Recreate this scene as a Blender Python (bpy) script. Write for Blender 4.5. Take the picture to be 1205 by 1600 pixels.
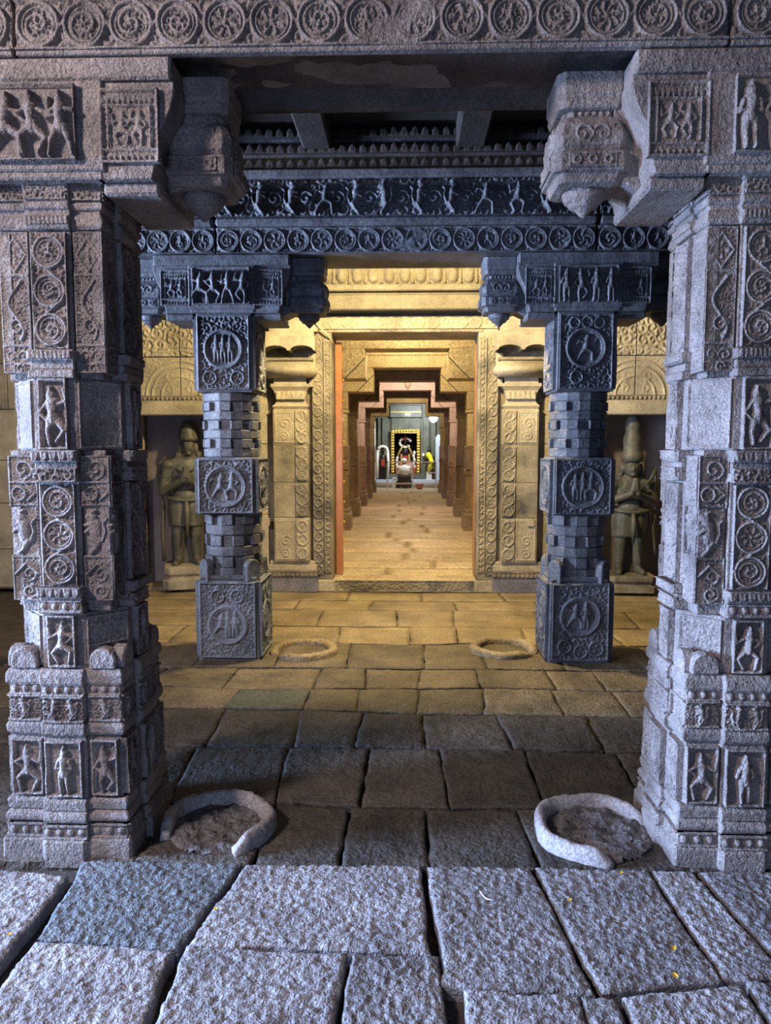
import bpy, bmesh, math, random
import numpy as np
from mathutils import Vector, Matrix

for _o in list(bpy.data.objects):
    bpy.data.objects.remove(_o)
SC = bpy.context.scene
COL = SC.collection
PI = math.pi

# ------------------------------------------------------------------ camera
cam_d = bpy.data.cameras.new('camera')
cam_d.sensor_fit = 'VERTICAL'
cam_d.sensor_height = 36.0
cam_d.lens = 36.0 * 1150.0 / 1600.0
cam_d.clip_end = 200
cam = bpy.data.objects.new('camera', cam_d)
COL.objects.link(cam)
# camera axes in world: right, up, -forward
_r = Vector((0.99955388, 0.02986706, 0.0))
_u = Vector((-0.00266438, 0.08916832, 0.99601301))
_f = Vector((-0.02974798, 0.99556867, -0.08920812))
cam.matrix_world = Matrix(((_r.x, _u.x, -_f.x, 0.0), (_r.y, _u.y, -_f.y, 0.0), (_r.z, _u.z, -_f.z, 1.55), (0, 0, 0, 1)))
SC.camera = cam

# ------------------------------------------------------------------ world, lights, exposure
SC.view_settings.view_transform = 'Standard'
SC.view_settings.look = 'None'
SC.view_settings.gamma = 1.0
SC.view_settings.use_curve_mapping = False
SC.view_settings.exposure = 0.78
wd = bpy.data.worlds.new('world'); SC.world = wd; wd.use_nodes = True
wd.node_tree.nodes['Background'].inputs[0].default_value = (0.50, 0.62, 1.0, 1)
wd.node_tree.nodes['Background'].inputs[1].default_value = 0.022

def area_light(name, loc, target, size, power, color, size_y=None, spread=PI):
    l = bpy.data.lights.new(name, 'AREA'); l.energy = power; l.color = color
    l.shape = 'RECTANGLE'; l.size = size; l.size_y = size_y or size; l.spread = spread
    o = bpy.data.objects.new(name, l); COL.objects.link(o)
    o.location = loc
    o.rotation_euler = (Vector(target) - Vector(loc)).to_track_quat('-Z', 'Y').to_euler()
    return o
def point_light(name, loc, power, color, r=0.06):
    l = bpy.data.lights.new(name, 'POINT'); l.energy = power; l.color = color; l.shadow_soft_size = r
    o = bpy.data.objects.new(name, l); COL.objects.link(o); o.location = loc
    return o
COOL = (0.66, 0.78, 1.0)
WARM = (1.0, 0.77, 0.37)
# daylight from the open side of the front aisle, far left
area_light('daylight_front_aisle', (-5.2, 1.95, 1.2), (1.0, 2.0, 0.75), 0.7, 104, (0.36, 0.56, 1.0), 1.6, 0.92)
# daylight from the courtyard, high behind on the left
area_light('daylight_courtyard', (-3.3, 0.35, 3.55), (-0.9, 3.2, 0.9), 0.45, 112, (0.98, 0.86, 0.88))
# daylight from the open side of the rear aisle
area_light('daylight_rear_aisle', (-6.2, 3.75, 2.1), (0.0, 4.95, 2.55), 0.8, 66, (0.55, 0.69, 1.0), 1.4, 0.95)
# blue fill added behind the viewer to brighten the rear lintel
area_light('fill_behind_viewer', (-0.9, -4.6, 0.95), (-0.3, 5.2, 2.2), 1.5, 70, (0.42, 0.60, 1.0), 1.5)
# temple lamps: one over the doorway, one for each lit bay of the corridor
point_light('lamp_over_doorway', (-0.05, 5.84, 3.30), 320, WARM, 0.08)
for (ly, lp) in ((9.0, 62), (11.25, 75), (16.0, 115), (21.3, 60)):
    point_light('lamp_corridor', (0.05, ly, 3.16), lp, WARM if ly < 16 or ly > 17 else (1.0, 0.72, 0.55), 0.06)
area_light('lamp_shrine', (0.3, 24.4, 2.9), (0, 26.2, 0.8), 0.5, 38, (0.85, 0.93, 1.0))

# ------------------------------------------------------------------ materials
def stone(name, c1, c2, scale=6.0, bump=0.35, rough=0.85, fine=150.0, c3=None, bump_d=0.01, spec=0.3, var=0.0):
    m = bpy.data.materials.new(name); m.use_nodes = True
    nt = m.node_tree; N = nt.nodes; L = nt.links
    b = N['Principled BSDF']; b.inputs['Roughness'].default_value = rough
    b.inputs['Specular IOR Level'].default_value = spec
    g = N.new('ShaderNodeNewGeometry')
    n1 = N.new('ShaderNodeTexNoise'); n1.inputs['Scale'].default_value = scale; n1.inputs['Detail'].default_value = 6; n1.inputs['Roughness'].default_value = 0.65
    n2 = N.new('ShaderNodeTexNoise'); n2.inputs['Scale'].default_value = fine; n2.inputs['Detail'].default_value = 3
    L.new(g.outputs['Position'], n1.inputs['Vector']); L.new(g.outputs['Position'], n2.inputs['Vector'])
    r = N.new('ShaderNodeValToRGB')
    r.color_ramp.elements[0].position = 0.32; r.color_ramp.elements[0].color = (*c1, 1)
    r.color_ramp.elements[1].position = 0.68; r.color_ramp.elements[1].color = (*c2, 1)
    if c3:
        e = r.color_ramp.elements.new(0.8); e.color = (*c3, 1)
    L.new(n1.outputs['Fac'], r.inputs['Fac'])
    mx = N.new('ShaderNodeMixRGB'); mx.blend_type = 'OVERLAY'; mx.inputs['Fac'].default_value = 0.42
    L.new(r.outputs['Color'], mx.inputs['Color1']); ct = N.new('ShaderNodeMapRange'); ct.inputs['From Min'].default_value = 0.3; ct.inputs['From Max'].default_value = 0.7; L.new(n2.outputs['Fac'], ct.inputs['Value']); L.new(ct.outputs['Result'], mx.inputs['Color2'])
    if var:
        oi = N.new('ShaderNodeObjectInfo'); mr = N.new('ShaderNodeMapRange'); mr.inputs['To Min'].default_value = 1 - var; mr.inputs['To Max'].default_value = 1 + var
        hs = N.new('ShaderNodeHueSaturation'); L.new(oi.outputs['Random'], mr.inputs['Value']); L.new(mr.outputs['Result'], hs.inputs['Value'])
        L.new(mx.outputs['Color'], hs.inputs['Color']); L.new(hs.outputs['Color'], b.inputs['Base Color'])
    else: L.new(mx.outputs['Color'], b.inputs['Base Color'])
    ad = N.new('ShaderNodeMath'); ad.operation = 'MULTIPLY_ADD'; ad.inputs[1].default_value = 0.5
    n3 = N.new('ShaderNodeTexNoise'); n3.inputs['Scale'].default_value = fine * 0.3; n3.inputs['Detail'].default_value = 4
    L.new(g.outputs['Position'], n3.inputs['Vector'])
    L.new(n2.outputs['Fac'], ad.inputs[0]); L.new(n3.outputs['Fac'], ad.inputs[2])
    bp = N.new('ShaderNodeBump'); bp.inputs['Strength'].default_value = bump; bp.inputs['Distance'].default_value = bump_d
    L.new(ad.outputs[0], bp.inputs['Height']); L.new(bp.outputs['Normal'], b.inputs['Normal'])
    return m
def plain(name, c, rough=0.6, metal=0.0, emit=None, es=0.0, bump=0.0):
    m = bpy.data.materials.new(name); m.use_nodes = True
    nt = m.node_tree; b = nt.nodes['Principled BSDF']
    n = nt.nodes.new('ShaderNodeTexNoise'); n.inputs['Scale'].default_value = 25; n.inputs['Detail'].default_value = 4
    g = nt.nodes.new('ShaderNodeNewGeometry'); nt.links.new(g.outputs['Position'], n.inputs['Vector'])
    mx = nt.nodes.new('ShaderNodeMixRGB'); mx.blend_type = 'OVERLAY'; mx.inputs['Fac'].default_value = 0.3
    mx.inputs['Color1'].default_value = (*c, 1)
    nt.links.new(n.outputs['Fac'], mx.inputs['Color2']); nt.links.new(mx.outputs['Color'], b.inputs['Base Color'])
    b.inputs['Roughness'].default_value = rough; b.inputs['Metallic'].default_value = metal
    if emit:
        b.inputs['Emission Color'].default_value = (*emit, 1); b.inputs['Emission Strength'].default_value = es
    return m
M = {}
M['granite'] = stone('granite_carved', (0.13, 0.107, 0.10), (0.32, 0.275, 0.25), 5, 1.0, c3=(0.44, 0.40, 0.385), bump_d=0.012)
M['soffit'] = stone('granite_soffit', (0.05, 0.042, 0.045), (0.13, 0.11, 0.105), 3, 0.6, c3=(0.2, 0.18, 0.18))  # darker granite, with the shade below the front lintel in its colour
M['dark'] = stone('black_oiled_stone', (0.06, 0.063, 0.074), (0.165, 0.173, 0.20), 5, 0.45, 0.55, 70, c3=(0.24, 0.25, 0.28), spec=0.45)
M['tan'] = stone('tan_wall_stone', (0.26, 0.225, 0.165), (0.52, 0.455, 0.335), 3.2, 0.45, 0.8, 130, c3=(0.62, 0.56, 0.44))
M['tan2'] = stone('stained_wall_stone', (0.085, 0.08, 0.068), (0.40, 0.345, 0.25), 3.0, 0.45, 0.7, 130, c3=(0.54, 0.46, 0.35))
M['dark_lit'] = stone('blue_lit_dark_stone', (0.10, 0.112, 0.14), (0.25, 0.275, 0.33), 4, 0.5, 0.6, 100, c3=(0.34, 0.37, 0.43))  # pale blue tone puts blue daylight on the left bottom block into colour
M['tan3'] = stone('cornice_stone', (0.125, 0.108, 0.075), (0.23, 0.20, 0.14), 4, 0.4, 0.8, 130, c3=(0.38, 0.33, 0.24))
M['blueblack'] = stone('blue_black_plinth_stone', (0.10, 0.105, 0.14), (0.24, 0.23, 0.25), 4, 0.4, 0.7, 60)
M['niche'] = stone('niche_purple_grey', (0.16, 0.135, 0.14), (0.24, 0.21, 0.21), 4, 0.3, 0.8)
M['statue'] = stone('statue_dark_granite', (0.045, 0.047, 0.043), (0.125, 0.12, 0.09), 6, 0.25, 0.5, 120, c3=(0.27, 0.245, 0.16), spec=0.4)
M['floor'] = stone('floor_granite', (0.18, 0.165, 0.168), (0.34, 0.318, 0.318), 4, 0.9, 0.8, 130, c3=(0.42, 0.40, 0.405), bump_d=0.02, var=0.22)
M['floor2'] = stone('floor_granite_blue', (0.12, 0.132, 0.14), (0.19, 0.20, 0.21), 5, 0.9, 0.75, 130, bump_d=0.02)
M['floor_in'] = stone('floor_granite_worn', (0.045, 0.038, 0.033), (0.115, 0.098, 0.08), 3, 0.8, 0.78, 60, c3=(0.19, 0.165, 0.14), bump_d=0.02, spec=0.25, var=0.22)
M['floor_m'] = stone('floor_granite_half_lit', (0.075, 0.06, 0.042), (0.20, 0.16, 0.105), 3, 0.8, 0.65, 60, c3=(0.28, 0.23, 0.155), bump_d=0.02, spec=0.3, var=0.2)  # midtone rows: half-faded doorway light put into the stone colour
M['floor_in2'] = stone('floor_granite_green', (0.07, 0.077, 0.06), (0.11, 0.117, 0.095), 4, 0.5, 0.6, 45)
M['floor_y'] = stone('floor_warm_lit', (0.15, 0.115, 0.066), (0.34, 0.26, 0.15), 2.5, 0.7, 0.55, 60, c3=(0.42, 0.335, 0.20), bump_d=0.015, var=0.22)  # warm doorway light on the paving put into its colour
M['floor_c'] = stone('floor_corridor_sand', (0.42, 0.33, 0.21), (0.66, 0.53, 0.36), 2.2, 0.3, 0.5, 25, c3=(0.72, 0.6, 0.42), var=0.14)
M['mortar'] = stone('joint_dirt', (0.045, 0.035, 0.03), (0.09, 0.075, 0.065), 8, 0.5, 0.95)
M['rim'] = stone('ring_granite', (0.25, 0.22, 0.21), (0.42, 0.38, 0.37), 9, 0.6, 0.85, 110)
M['rubble'] = stone('socket_rubble', (0.08, 0.07, 0.07), (0.2, 0.18, 0.175), 12, 0.9, 0.9, 60, bump_d=0.03)
M['corr'] = stone('corridor_stone', (0.33, 0.26, 0.16), (0.52, 0.43, 0.28), 3, 0.3, 0.6, 50)
M['corr_d'] = stone('corridor_stone_dark', (0.20, 0.15, 0.10), (0.34, 0.27, 0.18), 3, 0.3, 0.55, 50)
M['corr_p'] = stone('corridor_stone_pink', (0.38, 0.30, 0.255), (0.50, 0.405, 0.34), 3, 0.2, 0.6, 50)
M['corr_o'] = stone('corridor_stone_oiled', (0.13, 0.085, 0.055), (0.27, 0.19, 0.12), 3, 0.3, 0.35, 50, spec=0.5)
M['ceil'] = stone('ceiling_dark', (0.03, 0.028, 0.028), (0.075, 0.068, 0.065), 3, 0.5, 0.9)  # near-black stone tone for ceilings, rafters and undersides
M['orange'] = plain('door_frame_orange_paint', (0.42, 0.18, 0.08), 0.2)
M['shr'] = stone('shrine_stone', (0.10, 0.11, 0.08), (0.21, 0.215, 0.17), 3, 0.2, 0.4)
M['gold'] = plain('gilded_brass', (0.80, 0.52, 0.12), 0.32, 0.9)
M['goldp'] = plain('brass_dull', (0.62, 0.42, 0.12), 0.5, 0.4)
M['black'] = plain('black_idol_stone', (0.02, 0.018, 0.016), 0.35)
M['inner'] = plain('sanctum_dark', (0.015, 0.012, 0.012), 0.9)
M['red'] = plain('red_cloth', (0.42, 0.05, 0.03), 0.7)
M['redw'] = plain('red_wood', (0.40, 0.13, 0.07), 0.5)
M['pink'] = plain('pink_cloth', (0.62, 0.30, 0.26), 0.8)
M['white'] = plain('white_cloth', (0.86, 0.86, 0.84), 0.8)
M['flower'] = plain('white_flowers', (0.92, 0.90, 0.86), 0.7)
M['yellow'] = plain('yellow_cloth', (0.85, 0.78, 0.02), 0.7)
M['petal'] = plain('yellow_petal', (0.85, 0.52, 0.04), 0.6)
M['steel'] = plain('steel_rail', (0.55, 0.48, 0.38), 0.3, 0.8)
M['bluemarble'] = plain('blue_lit_marble', (0.62, 0.74, 0.92), 0.25)  # white marble with the cool shrine light's blue put into its colour
M['trouser'] = plain('dark_trousers', (0.045, 0.04, 0.04), 0.8)
M['skin'] = plain('skin', (0.30, 0.16, 0.09), 0.55)
M['thread'] = plain('white_thread', (0.8, 0.8, 0.78), 0.8)
M['cable'] = plain('pale_conduit', (0.52, 0.45, 0.30), 0.6)
M['terracotta'] = plain('terracotta', (0.55, 0.22, 0.12), 0.7)
M['globe'] = plain('lamp_globe', (1, 1, 1), 0.4, 0, (1.0, 0.97, 0.92), 5.0)
M['bulb'] = plain('lit_bulb', (1, 0.9, 0.7), 0.4, 0, (1.0, 0.85, 0.55), 10.0)

# ------------------------------------------------------------------ scene helpers
def link(name, me, mat, parent=None, loc=(0, 0, 0), rz=0.0):
    o = bpy.data.objects.new(name, me); COL.objects.link(o)
    if mat is not None and not me.materials:
        me.materials.append(M[mat])
    if parent: o.parent = parent
    o.location = loc
    if rz: o.rotation_euler = (0, 0, rz)
    return o
def tag(o, label, cat, group=None):
    o['label'] = label; o['category'] = cat
    if group: o['group'] = group
    return o
def thing(name, label, cat, loc=(0, 0, 0), rz=0.0, group=None):
    o = bpy.data.objects.new(name, None); COL.objects.link(o); o.empty_display_size = 0.1
    o.location = loc; o.rotation_euler = (0, 0, rz)
    return tag(o, label, cat, group)
def copy_tree(o, parent=None):
    c = o.copy(); COL.objects.link(c); c.parent = parent
    for ch in list(o.children): copy_tree(ch, c)
    return c
def structure(o):
    o['kind'] = 'structure'; return o

class MB:
    """collects simple solids, built as one mesh"""
    def __init__(s): s.v = []; s.f = []; s.sm = []
    def add(s, vs, fs, smooth=False):
        n = len(s.v); s.v += [tuple(p) for p in vs]; s.f += [tuple(i + n for i in f) for f in fs]; s.sm += [smooth] * len(fs)
        return s
    def box(s, x0, x1, y0, y1, z0, z1):
        return s.add([(x0, y0, z0), (x1, y0, z0), (x1, y1, z0), (x0, y1, z0), (x0, y0, z1), (x1, y0, z1), (x1, y1, z1), (x0, y1, z1)],
                     [(0, 3, 2, 1), (4, 5, 6, 7), (0, 1, 5, 4), (1, 2, 6, 5), (2, 3, 7, 6), (3, 0, 4, 7)])
    def loft(s, levels, smooth=False, caps=True):
        n = len(levels[0][1]); vs = []; fs = []
        for z, pts in levels: vs += [(p[0], p[1], z) for p in pts]
        for k in range(len(levels) - 1):
            for i in range(n):
                j = (i + 1) % n
                fs.append((k * n + i, k * n + j, (k + 1) * n + j, (k + 1) * n + i))
        s.add(vs, fs, smooth)
        if caps:
            m = len(s.v) - len(vs)
            s.f.append(tuple(m + i for i in reversed(range(n)))); s.sm.append(False)
            t = m + (len(levels) - 1) * n
            s.f.append(tuple(t + i for i in range(n))); s.sm.append(False)
        return s
    def prism(s, prof, y0, y1):
        n = len(prof)
        vs = [(x, y0, z) for x, z in prof] + [(x, y1, z) for x, z in prof]
        fs = [tuple(range(n)), tuple(reversed(range(n, 2 * n)))]
        fs += [(i, i + n, (i + 1) % n + n, (i + 1) % n) for i in range(n)]
        return s.add(vs, fs)
    def tube(s, pts, r, n=8, close=False):
        pts = [Vector(p) for p in pts]; vs = []; fs = []
        rr = r if isinstance(r, (list, tuple)) else [r] * len(pts)
        for k, p in enumerate(pts):
            a = pts[max(k - 1, 0)]; b = pts[min(k + 1, len(pts) - 1)]
            t = (b - a).normalized(); u = t.orthogonal().normalized() if abs(t.z) > 0.95 else t.cross(Vector((0, 0, 1))).normalized()
            w = t.cross(u).normalized()
            for i in range(n):
                an = 2 * PI * i / n
                vs.append(p + (u * math.cos(an) + w * math.sin(an)) * rr[k])
        for k in range(len(pts) - 1):
            for i in range(n):
                j = (i + 1) % n
                fs.append((k * n + i, k * n + j, (k + 1) * n + j, (k + 1) * n + i))
        fs.append(tuple(reversed(range(n)))); fs.append(tuple((len(pts) - 1) * n + i for i in range(n)))
        return s.add(vs, fs, True)
    def ball(s, c, r, nu=12, nv=8, rot=None):
        rx, ry, rz = r if isinstance(r, (list, tuple)) else (r, r, r)
        vs = []; fs = []
        for j in range(nv + 1):
            th = PI * j / nv
            for i in range(nu):
                ph = 2 * PI * i / nu
                p = Vector((rx * math.sin(th) * math.cos(ph), ry * math.sin(th) * math.sin(ph), rz * math.cos(th)))
                if rot: p = rot @ p
                vs.append(p + Vector(c))
        for j in range(nv):
            for i in range(nu):
                k = (i + 1) % nu
                fs.append((j * nu + i, (j + 1) * nu + i, (j + 1) * nu + k, j * nu + k))
        return s.add(vs, fs, True)
    def mesh(s, name, bevel=0.0):
        me = bpy.data.meshes.new(name); me.from_pydata(s.v, [], s.f)
        me.polygons.foreach_set('use_smooth', s.sm)
        bm = bmesh.new(); bm.from_mesh(me)
        bmesh.ops.remove_doubles(bm, verts=bm.verts, dist=1e-5)
        bmesh.ops.recalc_face_normals(bm, faces=bm.faces)
        if bevel:
            es = [e for e in bm.edges if len(e.link_faces) == 2 and e.calc_face_angle(0) > 0.5]
            bmesh.ops.bevel(bm, geom=es, offset=bevel, segments=1, affect='EDGES', clamp_overlap=True)
        bm.to_mesh(me); bm.free(); me.update()
        return me
    def build(s, name, mat, parent=None, loc=(0, 0, 0), rz=0.0, bevel=0.0):
        return link(name, s.mesh(name, bevel), mat, parent, loc, rz)

def sq(h, hy=None):
    k = hy or h
    return [(-h, -k), (h, -k), (h, k), (-h, k)]
def octa(h, c):
    return [(-c, -h), (c, -h), (h, -c), (h, c), (c, h), (-c, h), (-h, c), (-h, -c)]
def ngon(r, n, ph=0.0):
    return [(r * math.cos(2 * PI * i / n + ph), r * math.sin(2 * PI * i / n + ph)) for i in range(n)]
def cross(h, a, s_):
    q = [(-h, -h), (-a, -h), (-a, -s_), (a, -s_), (a, -h)]
    out = []
    for k in range(4):
        for (x, y) in q:
            for _ in range(k): x, y = -y, x
            out.append((x, y))
    return out

# ------------------------------------------------------------------ noise and relief drawing
def vnoise(x, y, seed=0):
    xi = np.floor(x).astype(np.int64); yi = np.floor(y).astype(np.int64)
    fx = x - xi; fy = y - yi
    fx = fx * fx * (3 - 2 * fx); fy = fy * fy * (3 - 2 * fy)
    def h(a, b):
        n = (a * 374761393 + b * 668265263 + seed * 974634777) & 0x7fffffff
        n = ((n ^ (n >> 13)) * 1274126177) & 0x7fffffff
        return ((n ^ (n >> 16)) & 0xffff) / 65535.0
    return (h(xi, yi) * (1 - fx) + h(xi + 1, yi) * fx) * (1 - fy) + (h(xi, yi + 1) * (1 - fx) + h(xi + 1, yi + 1) * fx) * fy
def fbm(x, y, o=4, seed=0, g=0.5):
    t = 0; a = 1.0; n = 0
    for k in range(o):
        t = t + a * vnoise(x * 2 ** k + 17.3 * k, y * 2 ** k - 9.1 * k, seed + k); n += a; a *= g
    return t / n - 0.5

class HM:
    """height drawing on a panel w x h metres (u right, v up); heights 0..1"""
    def __init__(s, w, h, res, seed=0):
        s.w, s.h, s.res = w, h, res
        s.nx = max(2, int(round(w / res)) + 1); s.ny = max(2, int(round(h / res)) + 1)
        s.U, s.V = np.meshgrid(np.linspace(0, w, s.nx), np.linspace(0, h, s.ny))
        s.H = np.zeros_like(s.U); s.rng = random.Random(seed); s.seed = seed
    def mx(s, a, mask=None):
        s.H = np.maximum(s.H, a if mask is None else np.where(mask, a, 0)); return s
    def ring(s, cx, cy, r, w, amp=1.0):
        d = np.abs(np.hypot(s.U - cx, s.V - cy) - r)
        return s.mx(amp * np.sqrt(np.clip(1 - (d / w) ** 2, 0, 1)))
    def dent(s, cx, cy, r, val=0.0):
        m = np.hypot(s.U - cx, s.V - cy) < r
        s.H = np.where(m, np.minimum(s.H, val), s.H); return s
    def seg(s, x0, y0, x1, y1, r0, r1=None, amp=1.0):
        r1 = r0 if r1 is None else r1
        dx, dy = x1 - x0, y1 - y0; q = dx * dx + dy * dy + 1e-12
        t = np.clip(((s.U - x0) * dx + (s.V - y0) * dy) / q, 0, 1)
        d = np.hypot(s.U - x0 - t * dx, s.V - y0 - t * dy); r = r0 + (r1 - r0) * t
        return s.mx(amp * np.sqrt(np.clip(1 - (d / r) ** 2, 0, 1)))
    def path(s, pts, r, amp=1.0):
        for a, b in zip(pts[:-1], pts[1:]): s.seg(*a, *b, r, r, amp)
        return s
    def rosette(s, cx, cy, r, n, tw, amp=0.8):
        dx, dy = s.U - cx, s.V - cy; rho = np.hypot(dx, dy); ph = np.arctan2(dy, dx)
        a = (0.5 + 0.5 * np.cos(n * ph + tw * rho / r)) * np.clip(rho / r * 2, 0, 1)
        a = np.maximum(a, np.sqrt(np.clip(1 - (rho / (0.24 * r)) ** 2, 0, 1)))
        return s.mx(amp * a, rho < r)
    def spiral(s, cx, cy, r, turns, ph0, sgn, w, amp=0.9):
        dx, dy = s.U - cx, s.V - cy; rho = np.hypot(dx, dy); ph = np.arctan2(dy, dx) * sgn + ph0
        k = r / (turns * 2 * PI)
        q = ((r - rho) / k - ph) / (2 * PI); e = np.abs(q - np.round(q)) * 2 * PI * k
        return s.mx(amp * np.sqrt(np.clip(1 - (e / w) ** 2, 0, 1)), rho < r)
    def curls(s, size, amp=0.6, mask=None):
        gx = int(s.w / size) + 3; gy = int(s.h / size) + 3
        best = np.full_like(s.U, 9.0); val = np.zeros_like(s.U)
        for i in range(-1, gx):
            for j in range(-1, gy):
                cx = (i + 0.5 + s.rng.uniform(-.3, .3)) * size; cy = (j + 0.5 + s.rng.uniform(-.3, .3)) * size
                x0 = max(0, int((cx - 1.3 * size) / s.w * (s.nx - 1))); x1 = min(s.nx, int((cx + 1.3 * size) / s.w * (s.nx - 1)) + 2)
                y0 = max(0, int((cy - 1.3 * size) / s.h * (s.ny - 1))); y1 = min(s.ny, int((cy + 1.3 * size) / s.h * (s.ny - 1)) + 2)
                if x0 >= x1 or y0 >= y1: continue
                dx = s.U[y0:y1, x0:x1] - cx; dy = s.V[y0:y1, x0:x1] - cy
                rho = np.hypot(dx, dy); sg = s.rng.choice((-1, 1)); p0 = s.rng.uniform(0, 6.3)
                c = 0.5 + 0.5 * np.cos(np.arctan2(dy, dx) * sg + p0 + rho / size * 11)
                b = best[y0:y1, x0:x1]; m = rho < b
                best[y0:y1, x0:x1] = np.where(m, rho, b)
                val[y0:y1, x0:x1] = np.where(m, c, val[y0:y1, x0:x1])
        return s.mx(amp * val, mask)
    def beads(s, y, r, pitch, amp=1.0, x0=0, x1=None):
        x1 = s.w if x1 is None else x1
        n = max(1, int((x1 - x0) / pitch)); p = (x1 - x0) / n
        c = x0 + (np.floor((s.U - x0) / p) + 0.5) * p
        d = np.hypot(s.U - c, s.V - y)
        return s.mx(amp * np.sqrt(np.clip(1 - (d / r) ** 2, 0, 1)), (s.U >= x0) & (s.U <= x1))
    def vbeads(s, x, r, pitch, amp=1.0, y0=0, y1=None):
        y1 = s.h if y1 is None else y1
        n = max(1, int((y1 - y0) / pitch)); p = (y1 - y0) / n
        c = y0 + (np.floor((s.V - y0) / p) + 0.5) * p
        d = np.hypot(s.U - x, s.V - c)
        return s.mx(amp * np.sqrt(np.clip(1 - (d / r) ** 2, 0, 1)), (s.V >= y0) & (s.V <= y1))
    def petals(s, y0, y1, pitch, amp=0.9, up=True):
        n = max(1, round(s.w / pitch)); p = s.w / n
        x = (s.U / p) % 1.0 - 0.5; t = np.clip((s.V - y0) / (y1 - y0), 0, 1)
        if not up: t = 1 - t
        lim = 0.47 * np.sqrt(np.clip(1 - t ** 2.2, 0, 1))
        a = np.where(np.abs(x) < lim, 0.55 + 0.45 * np.cos(x / 0.47 * PI / 2) * (0.6 + 0.4 * t), 0)
        a = np.where((np.abs(x) < 0.45 * lim), a * 0.8, a)
        return s.mx(amp * a, (s.V >= y0) & (s.V <= y1))
    def bar(s, y0, y1, amp=1.0):
        return s.mx(amp, (s.V >= y0) & (s.V <= y1))
    def vbar(s, x0, x1, amp=1.0, y0=-9, y1=99):
        return s.mx(amp, (s.U >= x0) & (s.U <= x1) & (s.V >= y0) & (s.V <= y1))
    def frame(s, b, amp=1.0, inset=0.0):
        e = np.minimum(np.minimum(s.U, s.w - s.U), np.minimum(s.V, s.h - s.V))
        return s.mx(amp, (e >= inset) & (e <= inset + b))
    def figure(s, cx, y, ht, pose, flip=1, amp=1.0):
        def S(x0, y0, x1, y1, r0, r1):
            s.seg(cx + flip * x0 * ht, y + y0 * ht, cx + flip * x1 * ht, y + y1 * ht, r0 * ht * 1.22, r1 * ht * 1.22, amp * (0.7 + 2.4 * min(r0, 0.12)))
        P = {'stand': ((0, .9), [(-.06, .47, -.08, .25, -.07, .03), (.06, .47, .07, .25, .08, .03)], [(-.12, .75, -.18, .58, -.06, .60), (.12, .75, .18, .58, .06, .60)]),
             'dance': ((.03, .88), [(-.06, .45, -.23, .28, -.10, .04), (.06, .45, .22, .32, .16, .04)], [(-.12, .74, -.27, .66, -.30, .92), (.12, .74, .28, .68, .12, .55)]),
             'bent': ((-.04, .88), [(-.06, .46, -.10, .24, -.07, .03), (.06, .46, .20, .27, .05, .08)], [(-.12, .74, -.24, .58, -.12, .46), (.12, .74, .26, .80, .20, 1.0)]),
             'lunge': ((.05, .86), [(-.06, .45, -.22, .25, -.34, .03), (.06, .45, .25, .34, .26, .03)], [(-.12, .73, -.28, .80, -.36, .66), (.12, .73, .30, .70, .40, .86)]),
             'bow': ((.0, .88), [(-.06, .46, -.16, .25, -.20, .03), (.06, .46, .14, .26, .20, .03)], [(-.12, .74, -.22, .62, .0, .66), (.12, .74, .30, .72, .42, .72)])}[pose]
        hx, hy = P[0]
        S(hx, hy, hx, hy + .02, .085, .08); S(hx, hy + .07, hx, hy + .15, .055, .03)
        S(hx * .6, .76, 0, .56, .115, .08); S(0, .52, 0, .46, .11, .11)
        for (a, b, c, d, e, f) in P[1]: S(a, b, c, d, .078, .055); S(c, d, e, f, .055, .038)
        for (a, b, c, d, e, f) in P[2]: S(a, b, c, d, .045, .04); S(c, d, e, f, .04, .03)
        return s
    def lion(s, cx, y, ht, flip=1, amp=1.0):
        def S(x0, y0, x1, y1, r0, r1): s.seg(cx + flip * x0 * ht, y + y0 * ht, cx + flip * x1 * ht, y + y1 * ht, r0 * ht, r1 * ht, amp)
        S(.02, .35, .06, .66, .14, .17); S(.10, .82, .18, .84, .13, .09); S(.10, .95, .02, .98, .05, .04)
        S(-.04, .3, .05, .12, .10, .06); S(.05, .12, .14, .03, .05, .05); S(.12, .58, .26, .5, .06, .045); S(.12, .66, .27, .66, .055, .04)
        S(-.12, .3, -.2, .5, .04, .035); S(-.2, .5, -.16, .7, .035, .03); S(-.16, .7, -.24, .8, .03, .03)
        return s
    def wear(s, amp, sc=30):
        s.H = s.H * (1 - 0.35 * np.clip(fbm(s.U * 9 + s.seed, s.V * 9, 3, s.seed) * 2.5, 0, 1)) + amp * fbm(s.U * sc + s.seed * 3.7, s.V * sc, 3, s.seed)
        return s
    def mesh(s, name, depth, thick, extra=None):
        H = s.H * depth
        if extra is not None: H = H + extra
        nx, ny = s.nx, s.ny; n = nx * ny
        fr = np.stack([s.U - s.w / 2, -H, s.V], -1).reshape(-1, 3)
        idx = np.arange(n).reshape(ny, nx)
        q = np.stack([idx[:-1, :-1], idx[:-1, 1:], idx[1:, 1:], idx[1:, :-1]], -1).reshape(-1, 4)
        loop = np.concatenate([idx[0, :-1], idx[:-1, -1], idx[-1, :0:-1], idx[:0:-1, 0]])
        bk = fr[loop].copy(); bk[:, 1] = thick; m = len(loop); b = n + np.arange(m)
        sk = np.stack([loop, b, np.roll(b, -1), np.roll(loop, -1)], -1)
        V = np.concatenate([fr, bk]); Q = np.concatenate([q, sk])
        me = bpy.data.meshes.new(name)
        me.vertices.add(len(V)); me.vertices.foreach_set('co', V.astype(np.float32).ravel())
        me.loops.add(Q.size); me.loops.foreach_set('vertex_index', Q.astype(np.int32).ravel())
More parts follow.
